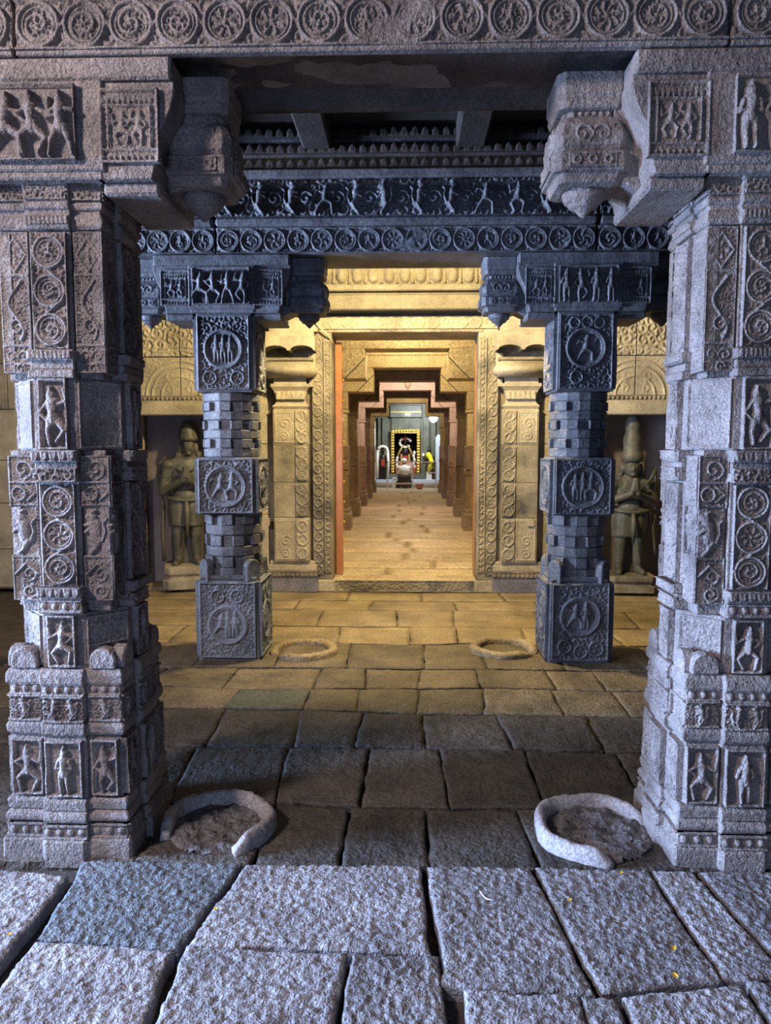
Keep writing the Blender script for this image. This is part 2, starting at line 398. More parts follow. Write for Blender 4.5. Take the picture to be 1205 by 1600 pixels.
        me.polygons.add(len(Q)); me.polygons.foreach_set('loop_start', np.arange(0, Q.size, 4, dtype=np.int32))
        sm = np.zeros(len(Q), dtype=bool); sm[:len(q)] = True
        me.polygons.foreach_set('use_smooth', sm)
        me.update(calc_edges=True)
        return me

def scroll(w, h, res, n, seed, vertical=False, depth=0.012, thick=0.02, border=True, patch=None, wearamp=0.12):
    hm = HM(w, h, res, seed); L_, T_ = (h, w) if vertical else (w, h)
    p = L_ / n; rng = hm.rng
    r = min(0.50 * p, 0.455 * T_)
    cells = [((i + 0.5) * p) for i in range(n)]
    hm.curls(0.30 * T_, 0.45)
    for i, c in enumerate(cells):
        cx, cy = (T_ / 2, c) if vertical else (c, T_ / 2)
        hm.dent(cx, cy, r * 1.02, 0.05)
        k = rng.random()
        if k < 0.35: hm.rosette(cx, cy, r * 0.62, rng.choice((5, 6, 7, 8)), rng.choice((-5, -3, 3, 5)), 0.75)
        elif k < 0.75: hm.spiral(cx, cy, r * 0.68, 1.5, rng.uniform(0, 6), rng.choice((-1, 1)), r * 0.10, 0.8); hm.rosette(cx, cy, r * 0.36, 5, 3, 0.8)
        else: hm.figure(cx, cy - r * 0.55, r * 1.1, rng.choice(('dance', 'bent', 'lunge')), rng.choice((-1, 1)), 0.85)
        hm.ring(cx, cy, r * 0.92, r * 0.12, 1.0); hm.ring(cx, cy, r * 0.72, r * 0.07, 0.75)
        hm.curls(0.17 * T_, 0.5, np.hypot(hm.U - cx, hm.V - cy) < r * .9)
        if i < n - 1:
            s_ = 1 if i % 2 else -1
            pts = []
            for t in np.linspace(0, 1, 9):
                a = c + p * t; b = T_ / 2 + s_ * math.cos(t * PI) * r * 0.98
                pts.append((b, a) if vertical else (a, b))
            hm.path(pts, r * 0.10, 0.95)
    if border:
        bw = 0.045 * T_
        if vertical: hm.vbar(0, bw, 0.9); hm.vbar(w - bw, w, 0.9)
        else: hm.bar(0, bw, 1.0); hm.bar(h - bw, h, 1.0)
    if patch:
        for (pc, pw) in patch:
            k = np.clip(1.3 - np.abs(hm.U - pc + 0.06 * np.sin(hm.V * 40)) / pw, 0, 1)
            hm.H = hm.H * (1 - k) + k * (0.62 + 0.5 * fbm(hm.U * 14, hm.V * 14, 4, 5))
    hm.wear(wearamp)
    return hm.mesh('scroll', depth, thick)

def rough_slab(name, quad, res, z, amp, seed, thick=0.07, sc=14.0, edge=0.02, wob=0.012, dish=0.0):
    """irregular paving slab from four floor corners (near-left, near-right, far-right, far-left)"""
    (ax, ay), (bx, by), (cx, cy), (dx, dy) = quad
    lw = max(math.hypot(bx - ax, by - ay), math.hypot(cx - dx, cy - dy)); lh = max(math.hypot(dx - ax, dy - ay), math.hypot(cx - bx, cy - by))
    nx = max(3, int(lw / res) + 1); ny = max(3, int(lh / res) + 1)
    s, t = np.meshgrid(np.linspace(0, 1, nx), np.linspace(0, 1, ny))
    X = (ax * (1 - s) + bx * s) * (1 - t) + (dx * (1 - s) + cx * s) * t
    Y = (ay * (1 - s) + by * s) * (1 - t) + (dy * (1 - s) + cy * s) * t
    e = np.minimum(np.minimum(s, 1 - s) * lw, np.minimum(t, 1 - t) * lh)
    X = X + wob * 2 * fbm(X * 9 + seed, Y * 9, 3, seed) ; Y = Y + wob * 2 * fbm(X * 9 + 50 + seed, Y * 9, 3, seed + 9)
    Z = z + amp * fbm(X * sc, Y * sc, 5, 3, 0.68) + 0.010 * fbm(X * 2, Y * 2, 2, 7) - edge * np.clip(1 - e / (edge * 1.3 + 0.004), 0, 1) ** 1.8
    n = nx * ny; idx = np.arange(n).reshape(ny, nx)
    fr = np.stack([X, Y, Z], -1).reshape(-1, 3)
    q = np.stack([idx[:-1, :-1], idx[:-1, 1:], idx[1:, 1:], idx[1:, :-1]], -1).reshape(-1, 4)
    loop = np.concatenate([idx[0, :-1], idx[:-1, -1], idx[-1, :0:-1], idx[:0:-1, 0]])
    bk = fr[loop].copy(); bk[:, 2] = z - thick; b = n + np.arange(len(loop))
    sk = np.stack([loop, b, np.roll(b, -1), np.roll(loop, -1)], -1)
    V = np.concatenate([fr, bk]); Q = np.concatenate([q, sk])
    me = bpy.data.meshes.new(name)
    me.vertices.add(len(V)); me.vertices.foreach_set('co', V.astype(np.float32).ravel())
    me.loops.add(Q.size); me.loops.foreach_set('vertex_index', Q.astype(np.int32).ravel())
    me.polygons.add(len(Q)); me.polygons.foreach_set('loop_start', np.arange(0, Q.size, 4, dtype=np.int32))
    sm = np.zeros(len(Q), dtype=bool); sm[:len(q)] = True
    me.polygons.foreach_set('use_smooth', sm); me.update(calc_edges=True)
    return me

# ================================================================== THE SETTING
# ---- floor of the front hall
fl = MB().box(-5, 5, -4.0, 8.2, -0.12, -0.045).build('floor', 'mortar'); structure(fl)
G = 0.006
def slab(quad, mat, res, amp, seed, sc=14.0, edge=0.02, z=0.0, parent=fl, wob=0.012):
    return link('floor_slab', rough_slab('floor_slab', quad, res, z, amp, seed, sc=sc, edge=edge, wob=wob), mat, parent)
front = [
    (((-1.95, 0.6), (-1.215, 0.6), (-1.225, 2.50), (-1.95, 2.6)), 'floor'),
    (((-1.175, 0.6), (-.70, 0.6), (-.715, 2.115), (-1.165, 2.15)), 'floor'),
    (((-1.165, 2.158), (-.705, 2.122), (-.610, 2.60), (-1.205, 2.60)), 'floor2'),
    (((-.665, 0.6), (-.225, 0.6), (-.180, 2.115), (-.685, 2.14)), 'floor'),
    (((-.215, 0.6), (.155, 0.6), (.10, 2.115), (-.165, 2.115)), 'floor'),
    (((-.685, 2.148), (.074, 2.124), (.054, 2.60), (-.590, 2.60)), 'floor'),
    (((.108, 1.995), (.540, 1.980), (.458, 2.60), (.080, 2.60)), 'floor'),
    (((.553, 1.980), (.920, 2.04), (.882, 2.60), (.475, 2.60)), 'floor'),
    (((.930, 2.045), (1.125, 2.055), (1.045, 2.6), (.898, 2.60)), 'floor'),
    (((1.14, 2.06), (1.95, 2.06), (1.95, 2.62), (1.065, 2.6)), 'floor'),
    (((.17, 0.6), (.485, 0.6), (.49, 1.97), (.165, 1.985)), 'floor'),
    (((.50, 0.6), (.60, 0.6), (.595, 1.965), (.50, 1.97)), 'floor'),
    (((.615, 0.6), (.945, 0.6), (.975, 2.03), (.61, 1.97)), 'floor'),
    (((.965, 0.6), (1.95, 0.6), (1.95, 2.05), (.99, 2.04)), 'floor'),
]
for i, (q, m) in enumerate(front):
    slab(q, m, 0.0065, 0.017, 11 + i, sc=60.0, edge=0.008, z=0.004)
rows = [(2.60, 3.04, [-2.9, -1.0, -.57, -.228, .105, .50, 1.02, 2.9]),
        (3.05, 3.67, [-2.9, -1.06, -.58, -.20, .18, .60, 1.06, 2.9]),
        (3.68, 4.19, [-2.9, -1.75, -1.06, -.61, -.25, .11, .53, 1.0, 1.7, 2.9]),
        (4.20, 4.60, [-2.9, -1.5, -1.09, -.604, -.28, .078, .46, .91, 1.28, 2.9]),
        (4.61, 5.02, [-2.9, -1.7, -1.2, -.62, -.29, .08, .5, .94, 1.3, 2.9]),
        (5.03, 5.69, [-2.9, -1.5, -.95, -.42, .115, .55, 1.1, 1.8, 2.9]),
        (5.70, 6.21, [-2.9, -1.9, -1.2, -.55, .0, .41, .95, 1.7, 2.9]),
        (6.22, 6.86, [-2.9, -1.5, -.8, -.1, .42, 1.2, 2.0, 2.9]),
        (6.87, 7.30, [-2.9, -2.0, -1.1, -.35, .5, 1.3, 2.9]),
        (7.31, 7.74, [-2.9, -1.6, -.6, .15, 1.0, 2.0, 2.9])]
rr_ = random.Random(4)
for ri, (y0, y1, xs) in enumerate(rows):
    j0 = [x + rr_.uniform(-.025, .025) for x in xs]; j1 = [x + rr_.uniform(-.035, .035) for x in xs]
    g = rr_.choice((.0015, .002, .005)) if ri < 5 else .0015
    def yo(x, r): return 0.0 if r == 0 else 0.075 * float(vnoise(np.array(x * 1.7 + 5), np.array(r * 3.3), 2) - .5)
    for k in range(len(xs) - 1):
        m = 'floor_in' if y1 < 4.3 else ('floor_y' if y0 > 5.6 else 'floor_m')  # darker rows away from the door carry the light's fade in their colour
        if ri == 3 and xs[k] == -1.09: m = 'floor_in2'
        yn = y0 + rr_.uniform(-.03, .03) * (ri > 0); yf = y1 + rr_.uniform(-.03, .0)
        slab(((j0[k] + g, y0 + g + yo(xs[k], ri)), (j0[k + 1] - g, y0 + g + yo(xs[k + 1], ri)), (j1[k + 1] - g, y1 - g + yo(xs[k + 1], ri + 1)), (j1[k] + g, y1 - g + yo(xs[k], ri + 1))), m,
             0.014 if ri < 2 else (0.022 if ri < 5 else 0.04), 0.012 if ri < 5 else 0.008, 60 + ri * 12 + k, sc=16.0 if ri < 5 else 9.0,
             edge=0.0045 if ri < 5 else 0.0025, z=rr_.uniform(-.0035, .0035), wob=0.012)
# ---- corridor floor
flc = MB().box(-2.4, 2.4, 7.75, 26.6, 0.0, 0.112).build('floor', 'floor_c'); structure(flc)
y = 8.02; k = 0
while y < 25.0:
    dy = rr_.uniform(.42, .72) * (1 if y < 16 else 1.5)
    cuts = [-1.15, rr_.uniform(-.75, -.2), rr_.uniform(.1, .7), 1.15] if k % 2 else [-1.15, rr_.uniform(-.35, .4), 1.15]
    for a, b in zip(cuts[:-1], cuts[1:]):
        link('floor_slab', rough_slab('floor_slab', ((a + .0008, y + .0015), (b - .0008, y + .0015), (b - .0008, y + dy - .0015), (a + .0008, y + dy - .0015)), 0.09, .13 + rr_.uniform(-.003, .003), 0.004, 300 + k, thick=.03, sc=4, edge=.0012, wob=.0015), 'floor_c', flc)
        k += 1
    y += dy
# ---- threshold step
st = thing('threshold_step', 'worn stone threshold step with a dark carved front below the lit doorway', 'step', (-0.03, 7.72, 0))
hm = HM(1.93, 0.125, 0.008, 3); hm.curls(0.07, 0.8); hm.bar(0, .012, .9); hm.bar(.112, .13, .9); hm.wear(.4, 14)
link('carved_riser', hm.mesh('carved_riser', .012, .03), 'tan2', st, (0, .02, 0.0))
MB().box(-.965, .965, .02, .34, 0.0, .128).build('tread', 'floor_c', st, bevel=.01)

# ---- ceilings
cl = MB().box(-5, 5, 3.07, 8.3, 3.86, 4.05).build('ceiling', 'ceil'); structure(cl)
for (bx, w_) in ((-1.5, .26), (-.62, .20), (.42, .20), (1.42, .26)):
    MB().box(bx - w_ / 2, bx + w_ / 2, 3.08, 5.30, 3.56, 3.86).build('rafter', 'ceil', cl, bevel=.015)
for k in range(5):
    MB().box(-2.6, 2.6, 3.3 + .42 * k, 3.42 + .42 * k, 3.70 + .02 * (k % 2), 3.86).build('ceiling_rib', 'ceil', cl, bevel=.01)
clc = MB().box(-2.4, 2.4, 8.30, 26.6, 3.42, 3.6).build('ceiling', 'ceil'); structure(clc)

# ---- the wall behind with the doorway
wb = MB()
for x0, x1, z0, z1 in ((-4.6, -2.92, 0, 3.86), (-2.92, -1.86, 1.90, 3.86), (-1.86, -.98, 0, 3.86), (-.98, .93, 2.89, 3.86), (.93, 1.82, 0, 3.86), (1.82, 2.88, 1.90, 3.86), (2.88, 4.6, 0, 3.86)):
    wb.box(x0, x1, 7.80, 8.34, z0, z1)
wb.box(-.98, -.80, 7.96, 8.34, .1, 2.89).box(.74, .93, 7.96, 8.34, .1, 2.89)
wall = wb.build('wall_back', 'tan2'); structure(wall)
for s_ in (-1, 1):
    cx = -2.39 if s_ < 0 else 2.35
    MB().box(cx - .53, cx + .53, 8.14, 8.34, 0, 1.9).build('niche_back', 'niche', wall)
    MB().box(cx - .53, cx + .53, 7.80, 8.14, -.02, .03).build('niche_floor', 'floor_y', wall)
    # side frame of the niche
    for e in (-1, 1):
        MB().box(cx + e * .53 - .05, cx + e * .53 + .05, 7.74, 8.0, 0, 1.88).build('niche_jamb', 'tan', wall, bevel=.008)
    # cornice over the niche: projecting slab, beaded fillet
    MB().box(cx - .60, cx + .60, 7.64, 7.82, 1.87, 1.985).build('niche_cornice', 'tan', wall, bevel=.01)
    MB().box(cx - .58, cx + .58, 7.69, 7.82, 1.985, 2.02).build('cornice_fillet', 'tan', wall)
    hm = HM(1.16, .05, .006, 4); hm.beads(.025, .016, .045); hm.wear(.1)
    link('bead_row', hm.mesh('bead_row', .015, .05), 'tan2', wall, (cx, 7.71, 2.02))
    # carved field above the niche
    for j, (xx0, xx1) in enumerate(((-.57, .0), (.0, .57))):
        w_ = xx1 - xx0 - .008
        hm = HM(w_, .40, .007, 20 + j + s_); ex = 0 if j else w_
        hm.curls(.075, .35); hm.dent(ex, .0, .36, 0.1)
        for r in (.36, .30, .20): hm.ring(ex, .0, r, .012, .9)
        hm.figure(ex + (-.1 if ex else .1), .02, .2, 'bent', s_, .6); hm.wear(.15)
        link('carved_block', hm.mesh('carved_block', .014, .06), 'tan', wall, (cx + (xx0 + xx1) / 2, 7.765, 2.075))
        hm = HM(w_, .38, .007, 30 + j + s_); hm.curls(.10, .8); hm.ring(ex, -.40, .50, .014, 1.0); hm.ring(ex, -.40, .46, .02, .7); hm.wear(.2)
        link('carved_block', hm.mesh('carved_block', .022, .06), 'tan', wall, (cx + (xx0 + xx1) / 2, 7.765, 2.485))
    MB().box(cx - .6, cx + .6, 7.70, 7.82, 2.87, 3.10).build('wall_course', 'tan2', wall, bevel=.01)

# plain coursed blocks of the outer wall
for s_ in (-1, 1):
    zc = 0.02
    for r in range(7):
        h_ = (.42, .50, .46, .54, .48, .50, .52)[r]; cuts = [2.96, 3.55 + .22 * (r % 2), 4.1 + .15 * ((r + 1) % 2), 4.6]
        for a, b in zip(cuts[:-1], cuts[1:]):
            x0, x1 = sorted((s_ * (a + .003), s_ * (b - .003)))
            MB().box(x0, x1, 7.77, 7.82, zc, zc + h_ - .006).build('wall_block', 'tan2' if (r + int(a * 7)) % 3 == 0 else 'tan', wall, bevel=.006)
        zc += h_
# pilasters beside the door
def pilaster(cx, s_):
    p = thing('pilaster', 'tan half pilaster with scalloped capital on the %s of the doorway' % ('left' if s_ < 0 else 'right'), 'pilaster', (cx, 7.80, 0))
    MB().box(-.27, .27, -.10, .01, 0, .165).build('plinth', 'blueblack', p, bevel=.006)
    hm = HM(.54, .07, .007, 8); hm.petals(0, .05, .05, .9, False); hm.bar(.05, .08, 1.0); hm.wear(.1)
    link('wave_band', hm.mesh('wave_band', .015, .08), 'tan2', p, (0, -.105, .165))
    MB().box(-.26, .26, -.12, .01, .235, .30).box(-.24, .24, -.10, .01, .30, .335).build('base_course', 'tan', p, bevel=.006)
    zz = [(.335, .80), (.803, 1.17), (1.173, 1.56), (1.563, 1.93)]
    for i, (a, b) in enumerate(zz):
        MB().box(-.185, .185, -.14, .01, a, b).build('shaft_block', 'tan' if i != 1 and i != 2 else 'tan2', p, bevel=.004)
        link('scroll_strip', scroll(.13, b - a - .03, .006, 3, 40 + i, True, .020, .03), 'tan2' if i in (1, 2) else 'tan', p, (-s_ * .115, -.143, a + .015))
        if i in (0, 3):
            hm = HM(.20, b - a - .05, .007, 50 + i); hm.spiral(.11, .20, .06, 1.6, 0, 1, .008, .9); hm.spiral(.10, .07, .05, 1.6, 2, -1, .008, .9); hm.frame(.008, .5); hm.wear(.1)
            link('carved_field', hm.mesh('carved_field', .010, .03), 'tan', p, (s_ * .07, -.142, a + .02))
    MB().box(-.10, -.04, -.16, -.13, .72, .80).build('side_tenon', 'tan', p, (s_ * .19 + .06 * 0, 0, 0))
    # necking: fluted bell, mouldings
    lv = [(1.93, sq(.17, .13)), (1.96, sq(.19, .15)), (1.99, sq(.16, .12)), (2.02, sq(.15, .12)), (2.12, sq(.17, .14)), (2.16, sq(.20, .17)), (2.19, sq(.20, .17)), (2.19, sq(.17, .14)), (2.25, sq(.17, .14))]
    MB().loft(lv).build('neck', 'tan', p)
    hm = HM(.30, .08, .007, 4); hm.petals(0, .075, .05, .9, True)
    link('petal_collar', hm.mesh('petal_collar', .012, .06), 'tan', p, (0, -.15, 2.03))
    # cushion capital
    lv = []
    for t in np.linspace(0, 1, 9):
        r = .20 + .085 * math.sin(PI * (0.15 + .8 * t)); lv.append((2.25 + .17 * t, sq(r, r - .03)))
    MB().loft(lv, True).build('cushion', 'tan', p)
    MB().box(-.24, .24, -.21, .01, 2.42, 2.45).build('abacus', 'tan2', p, bevel=.004)
    # scalloped shade course with two lobes
    prof = [(-.27, 2.66), (-.27, 2.52)]
    for c in (-.135, .135):
        prof += [(c - .12 * math.cos(a), 2.52 + .05 * math.sin(a) * 1.0) for a in np.linspace(0, PI, 9)]
    prof += [(.27, 2.52), (.27, 2.66)]
    MB().prism(prof, -.24, .01).build('scalloped_course', 'tan', p)
    MB().box(-.25, .25, -.17, .01, 2.66, 2.72).box(-.22, .29, -.13, .01, 2.72, 2.88).build('upper_blocks', 'tan', p, bevel=.006)
    # stepped corbel blocks towards the door
    for a, b, c in ((2.25, 2.33, .05), (2.34, 2.50, .04), (2.16, 2.24, .06)):
        MB().box(.19, .30 - c, -.12, .01, a, b).build('corbel_block', 'tan', p, bevel=.004) if s_ < 0 else MB().box(-.30 + c, -.19, -.12, .01, a, b).build('corbel_block', 'tan', p, bevel=.004)
    return p
pilaster(-1.215, -1); pilaster(1.165, 1)
for s_ in (-1, 1):
    a, b = ((-1.86, -1.48) if s_ < 0 else (1.43, 1.82))
    for z0, z1 in ((.02, .24), (.245, .82), (.825, 1.18), (1.185, 1.57), (1.575, 2.1), (2.105, 2.5), (2.505, 2.9)):
        MB().box(a, b, 7.775, 7.82, z0, z1).build('wall_block', 'tan' if z0 > .1 else 'blueblack', wall, bevel=.004)
    # tall wall blocks hidden behind the pilaster
    # carved door jamb: scroll band and rope band on a splayed stone
    j0 = thing('door_jamb', 'carved stone door jamb with scroll band on the %s of the lit doorway' % ('left' if s_ < 0 else 'right'), 'door jamb', (-.895 if s_ < 0 else .835, 7.74, .13))
    MB().box(-.105, .105, 0.0, .22, 0, 2.60).build('jamb_stone', 'tan2', j0, bevel=.006)
    link('scroll_band', scroll(.105, 2.50, .006, 21, 60 + s_, True, .022, .02), 'tan2', j0, (s_ * .045, -.003, .05))
    hm = HM(.07, 2.45, .006, 70 + s_); hm.curls(.045, .8); hm.vbeads(.035, .02, .06, .9); hm.vbar(0, .008, .8); hm.vbar(.062, .08, .8); hm.wear(.25, 12)
    link('rope_band', hm.mesh('rope_band', .022, .02), 'tan2', j0, (-s_ * .055, -.003, .08))
    MB().box(-.125, .125, -.02, .2, -.13, 0).build('jamb_foot', 'tan', j0, bevel=.01)
# lintel over the door and the projecting cornice
dl = thing('door_lintel', 'carved tan lintel over the lit doorway with scroll band', 'lintel', (-.03, 7.74, 2.72))
MB().box(-.97, .96, .0, .58, .0, .165).build('lintel_stone', 'tan', dl, bevel=.006)
link('scroll_band', scroll(1.90, .125, .006, 13, 77, False, .022, .02), 'tan', dl, (0, -.003, .035))
hm = HM(1.6, .03, .006, 2); hm.curls(.03, .9); hm.wear(.2)
link('lip', hm.mesh('lip', .01, .02), 'tan2', dl, (0, -.004, .002))
dc = thing('door_cornice', 'pale projecting cornice with petal frieze above the lit doorway', 'cornice', (-.03, 7.74, 2.89))
MB().box(-1.35, 1.35, -.20, .1, .029, .173).build('fascia', 'tan3', dc, bevel=.008)
MB().box(-1.34, 1.34, -.185, -.01, .020, .030).box(-1.34, 1.34, -.02, .1, -.004, .03).build('shaded_underside', 'ceil', dc)  # dark strip paints the shade under the projecting cornice
MB().prism([(-1.38, .173), (1.38, .173), (1.38, .20), (-1.38, .20)], -.17, .1).prism([(-1.4, .206), (1.4, .206), (1.4, .272), (-1.4, .272)], -.235, .1).build('moulding', 'tan3', dc, bevel=.012)
hm = HM(2.7, .17, .008, 6); hm.curls(.05, .3)
n = 17; p_ = 2.7 / n
for i in range(n):
    c = (i + .5) * p_
    hm.seg(c - .025, .13, c + .025, .13, .05, .05, .7); hm.seg(c, .065, c, .12, .058, .062, 1.0)
    hm.seg(i * p_, .02, i * p_, .15, .018, .01, .8)
hm.wear(.2, 14)
link('petal_frieze', hm.mesh('petal_frieze', .075, .2), 'tan3', dc, (0, -.17, .274))
MB().box(-1.4, 1.4, -.12, .1, .444, .8).build('upper_course', 'tan2', dc)
# orange painted timber frame inside the opening
dr = MB().box(-.785, -.71, 8.02, 8.14, .13, 2.66).box(.725, .785, 8.02, 8.14, .13, 2.66).build('door_1', 'orange', bevel=.008); structure(dr)
for i in range(9):
    MB().ball((-.695, 8.05, .5 + .22 * i), .013, 8, 6).build('frame_stud', 'gold', dr)
# conduit cable
cb = MB().tube([(-.99, 7.645, 2.93), (-.98, 7.645, 2.87), (-.93, 7.65, 2.79), (-.86, 7.67, 2.72), (-.81, 7.69, 2.67), (-.79, 7.80, 2.63), (-.79, 7.95, 2.62)], .011).build('conduit_cable', 'cable')
tag(cb, 'thin pale conduit cable sagging at the upper left corner of the doorway', 'cable')

# ---- corridor side walls
for s_, nm in ((-1, 'wall_left'), (1, 'wall_right')):
    o = MB().box(s_ * 2.1 - .15, s_ * 2.1 + .15, 8.34, 26.6, .1, 3.42).build(nm, 'corr_d'); structure(o)

# ================================================================== CARVED PILLARS
RES = 0.0032
def mould_panel(w, h, kind, seed, res=RES, depth=0.012):
    hm = HM(w, h, res, seed)
    if kind == 'bead': hm.beads(h * .5, h * .30, h * .75); hm.bar(0, h * .12, .8); hm.bar(h * .88, h, .8)
    elif kind == 'petal': hm.petals(h * .1, h * .9, h * .9, 1.0, False); hm.bar(h * .9, h, .9)
    elif kind == 'dent': hm.petals(0, h, h * .55, .9, True)
    elif kind == 'curl': hm.curls(h * .6, .9); hm.bar(0, h * .08, .9); hm.bar(h * .92, h, .9)
    hm.wear(.12)
    return hm.mesh('carved_moulding', depth, .02)
def fig_panel(w, h, pose, seed, res=RES, depth=.032, flip=1, n=1, frame=True, cur=.0):
    hm = HM(w, h, res, seed)
    if cur: hm.curls(cur, .35)
    if frame: hm.frame(.008, .75)
    for i in range(n):
        hm.figure(w * (i + .5) / n, h * .05, h * .80, pose if n == 1 else hm.rng.choice(('dance', 'bent', 'lunge', 'bow', 'stand')), flip if n == 1 else hm.rng.choice((-1, 1)))
    hm.wear(.08)
    return hm.mesh('figure_relief', depth, .02)

def build_front_pillar():
    P = {}
    P['sc_lo'] = scroll(.128, .375, RES, 3, 101, True, .018)
    P['sc_up'] = scroll(.128, .410, RES, 3, 102, True, .018)
    P['dn_lo'] = fig_panel(.105, .195, 'dance', 103)
    P['dn_up'] = fig_panel(.105, .255, 'bent', 104)
    # long hanging strips
    hm = HM(.105, .50, RES, 105); hm.curls(.03, .35); hm.frame(.006, .8)
    hm.path([(.0525, .36), (.095, .42), (.0525, .48), (.01, .42), (.0525, .36)], .005, .9); hm.rosette(.0525, .42, .03, 4, 0, .8)
    hm.vbeads(.009, .004, .012, .9); hm.vbeads(.096, .004, .012, .9)
    hm.bar(.345, .353, .9)
    pts = [(.0525 + .026 * math.sin(t * 2 * PI / .2 + .6), .12 + t) for t in np.linspace(0, .21, 16)]
    hm.dent(.0525, .17, .03, .1); hm.path(pts, .007, 1.0); hm.spiral(.055, .165, .032, 1.6, 0, 1, .005, .95)
    hm.bar(.095, .103, .9); hm.spiral(.03, .06, .022, 1.4, 0, 1, .005); hm.spiral(.075, .06, .022, 1.4, 3, -1, .005); hm.bar(.03, .036, .8); hm.spiral(.06, .015, .02, 1.4, 0, 1, .005)
    hm.curls(.02, .55); hm.wear(.1); P['st_up'] = hm.mesh('strip', .016, .03)
    hm = HM(.105, .54, RES, 106); hm.curls(.03, .3); hm.frame(.006, .8)
    hm.spiral(.0525, .49, .038, 1.5, 1, 1, .006); hm.bar(.44, .446, .9); hm.ring(.035, .40, .024, .006); hm.rosette(.035, .40, .018, 6, 0); hm.path([(.065, .425), (.095, .40), (.065, .375)], .005); hm.bar(.355, .361, .9)
    m_ = (hm.V > .17) & (hm.V < .35); hm.H = np.where(m_, 0.05, hm.H); hm.lion(.05, .175, .165, -1)
    hm.vbeads(.095, .004, .012, .8, .17, .35); hm.bar(.16, .166, .9)
    hm.path([(.01, .10), (.05, .14), (.095, .10)], .006); hm.spiral(.06, .10, .03, 1.5, 2, 1, .005); hm.spiral(.06, .035, .03, 1.6, 0, -1, .006); hm.curls(.02, .5, ~m_); hm.wear(.1); P['st_lo'] = hm.mesh('strip', .017, .03)
    # dado figures
    P['dado_c'] = fig_panel(.14, .215, 'stand', 107); P['dado_l'] = fig_panel(.115, .215, 'dance', 108, flip=-1); P['dado_r'] = fig_panel(.10, .215, 'bent', 109)
    # lion frieze and leaf band
    hm = HM(.155, .10, RES, 110); hm.bar(0, .008, .9); hm.bar(.092, .1, .9)
    for c in (.04, .115): hm.lion(c, .008, .085, 1 if c < .1 else -1, 1.0); hm.ring(c + .0, .026, .011, .005, .9)
    hm.curls(.02, .5); hm.wear(.1); P['fr_c'] = hm.mesh('lion_frieze', .02, .02)
    hm = HM(.12, .10, RES, 111); hm.bar(0, .008, .9); hm.bar(.092, .1, .9); hm.lion(.06, .008, .085, -1, 1.0); hm.ring(.06, .026, .011, .005, .9); hm.curls(.02, .5); hm.wear(.1); P['fr_s'] = hm.mesh('lion_frieze', .018, .02)
    P['bead_c'] = mould_panel(.16, .045, 'bead', 112); P['bead_s'] = mould_panel(.12, .045, 'bead', 113)
    P['pet_c'] = mould_panel(.165, .04, 'petal', 114); P['dent_c'] = mould_panel(.16, .03, 'dent', 115); P['curl_c'] = mould_panel(.16, .05, 'curl', 116)
    P['base_b'] = mould_panel(.17, .05, 'bead', 117); P['base_s'] = mould_panel(.14, .05, 'bead', 118)
    P['cap_c'] = mould_panel(.15, .045, 'curl', 119); P['cap_s'] = mould_panel(.115, .045, 'curl', 120)
    P['panel_d'] = None
    hm = HM(.16, .185, RES, 121); hm.frame(.007, .9); hm.curls(.04, .5); hm.bar(.07, .076, .9); hm.bar(.15, .156, .9); hm.wear(.15); P['blk_d'] = hm.mesh('diagonal_panel', .009, .015)
    hm = HM(.16, .245, RES, 122); hm.frame(.007, .8); hm.wear(.35, 20); P['blk_u'] = hm.mesh('diagonal_panel', .008, .015)
    P['ear'] = None
    return P
FP = build_front_pillar()

def noise_loft(levels, seed, amp):
    return levels

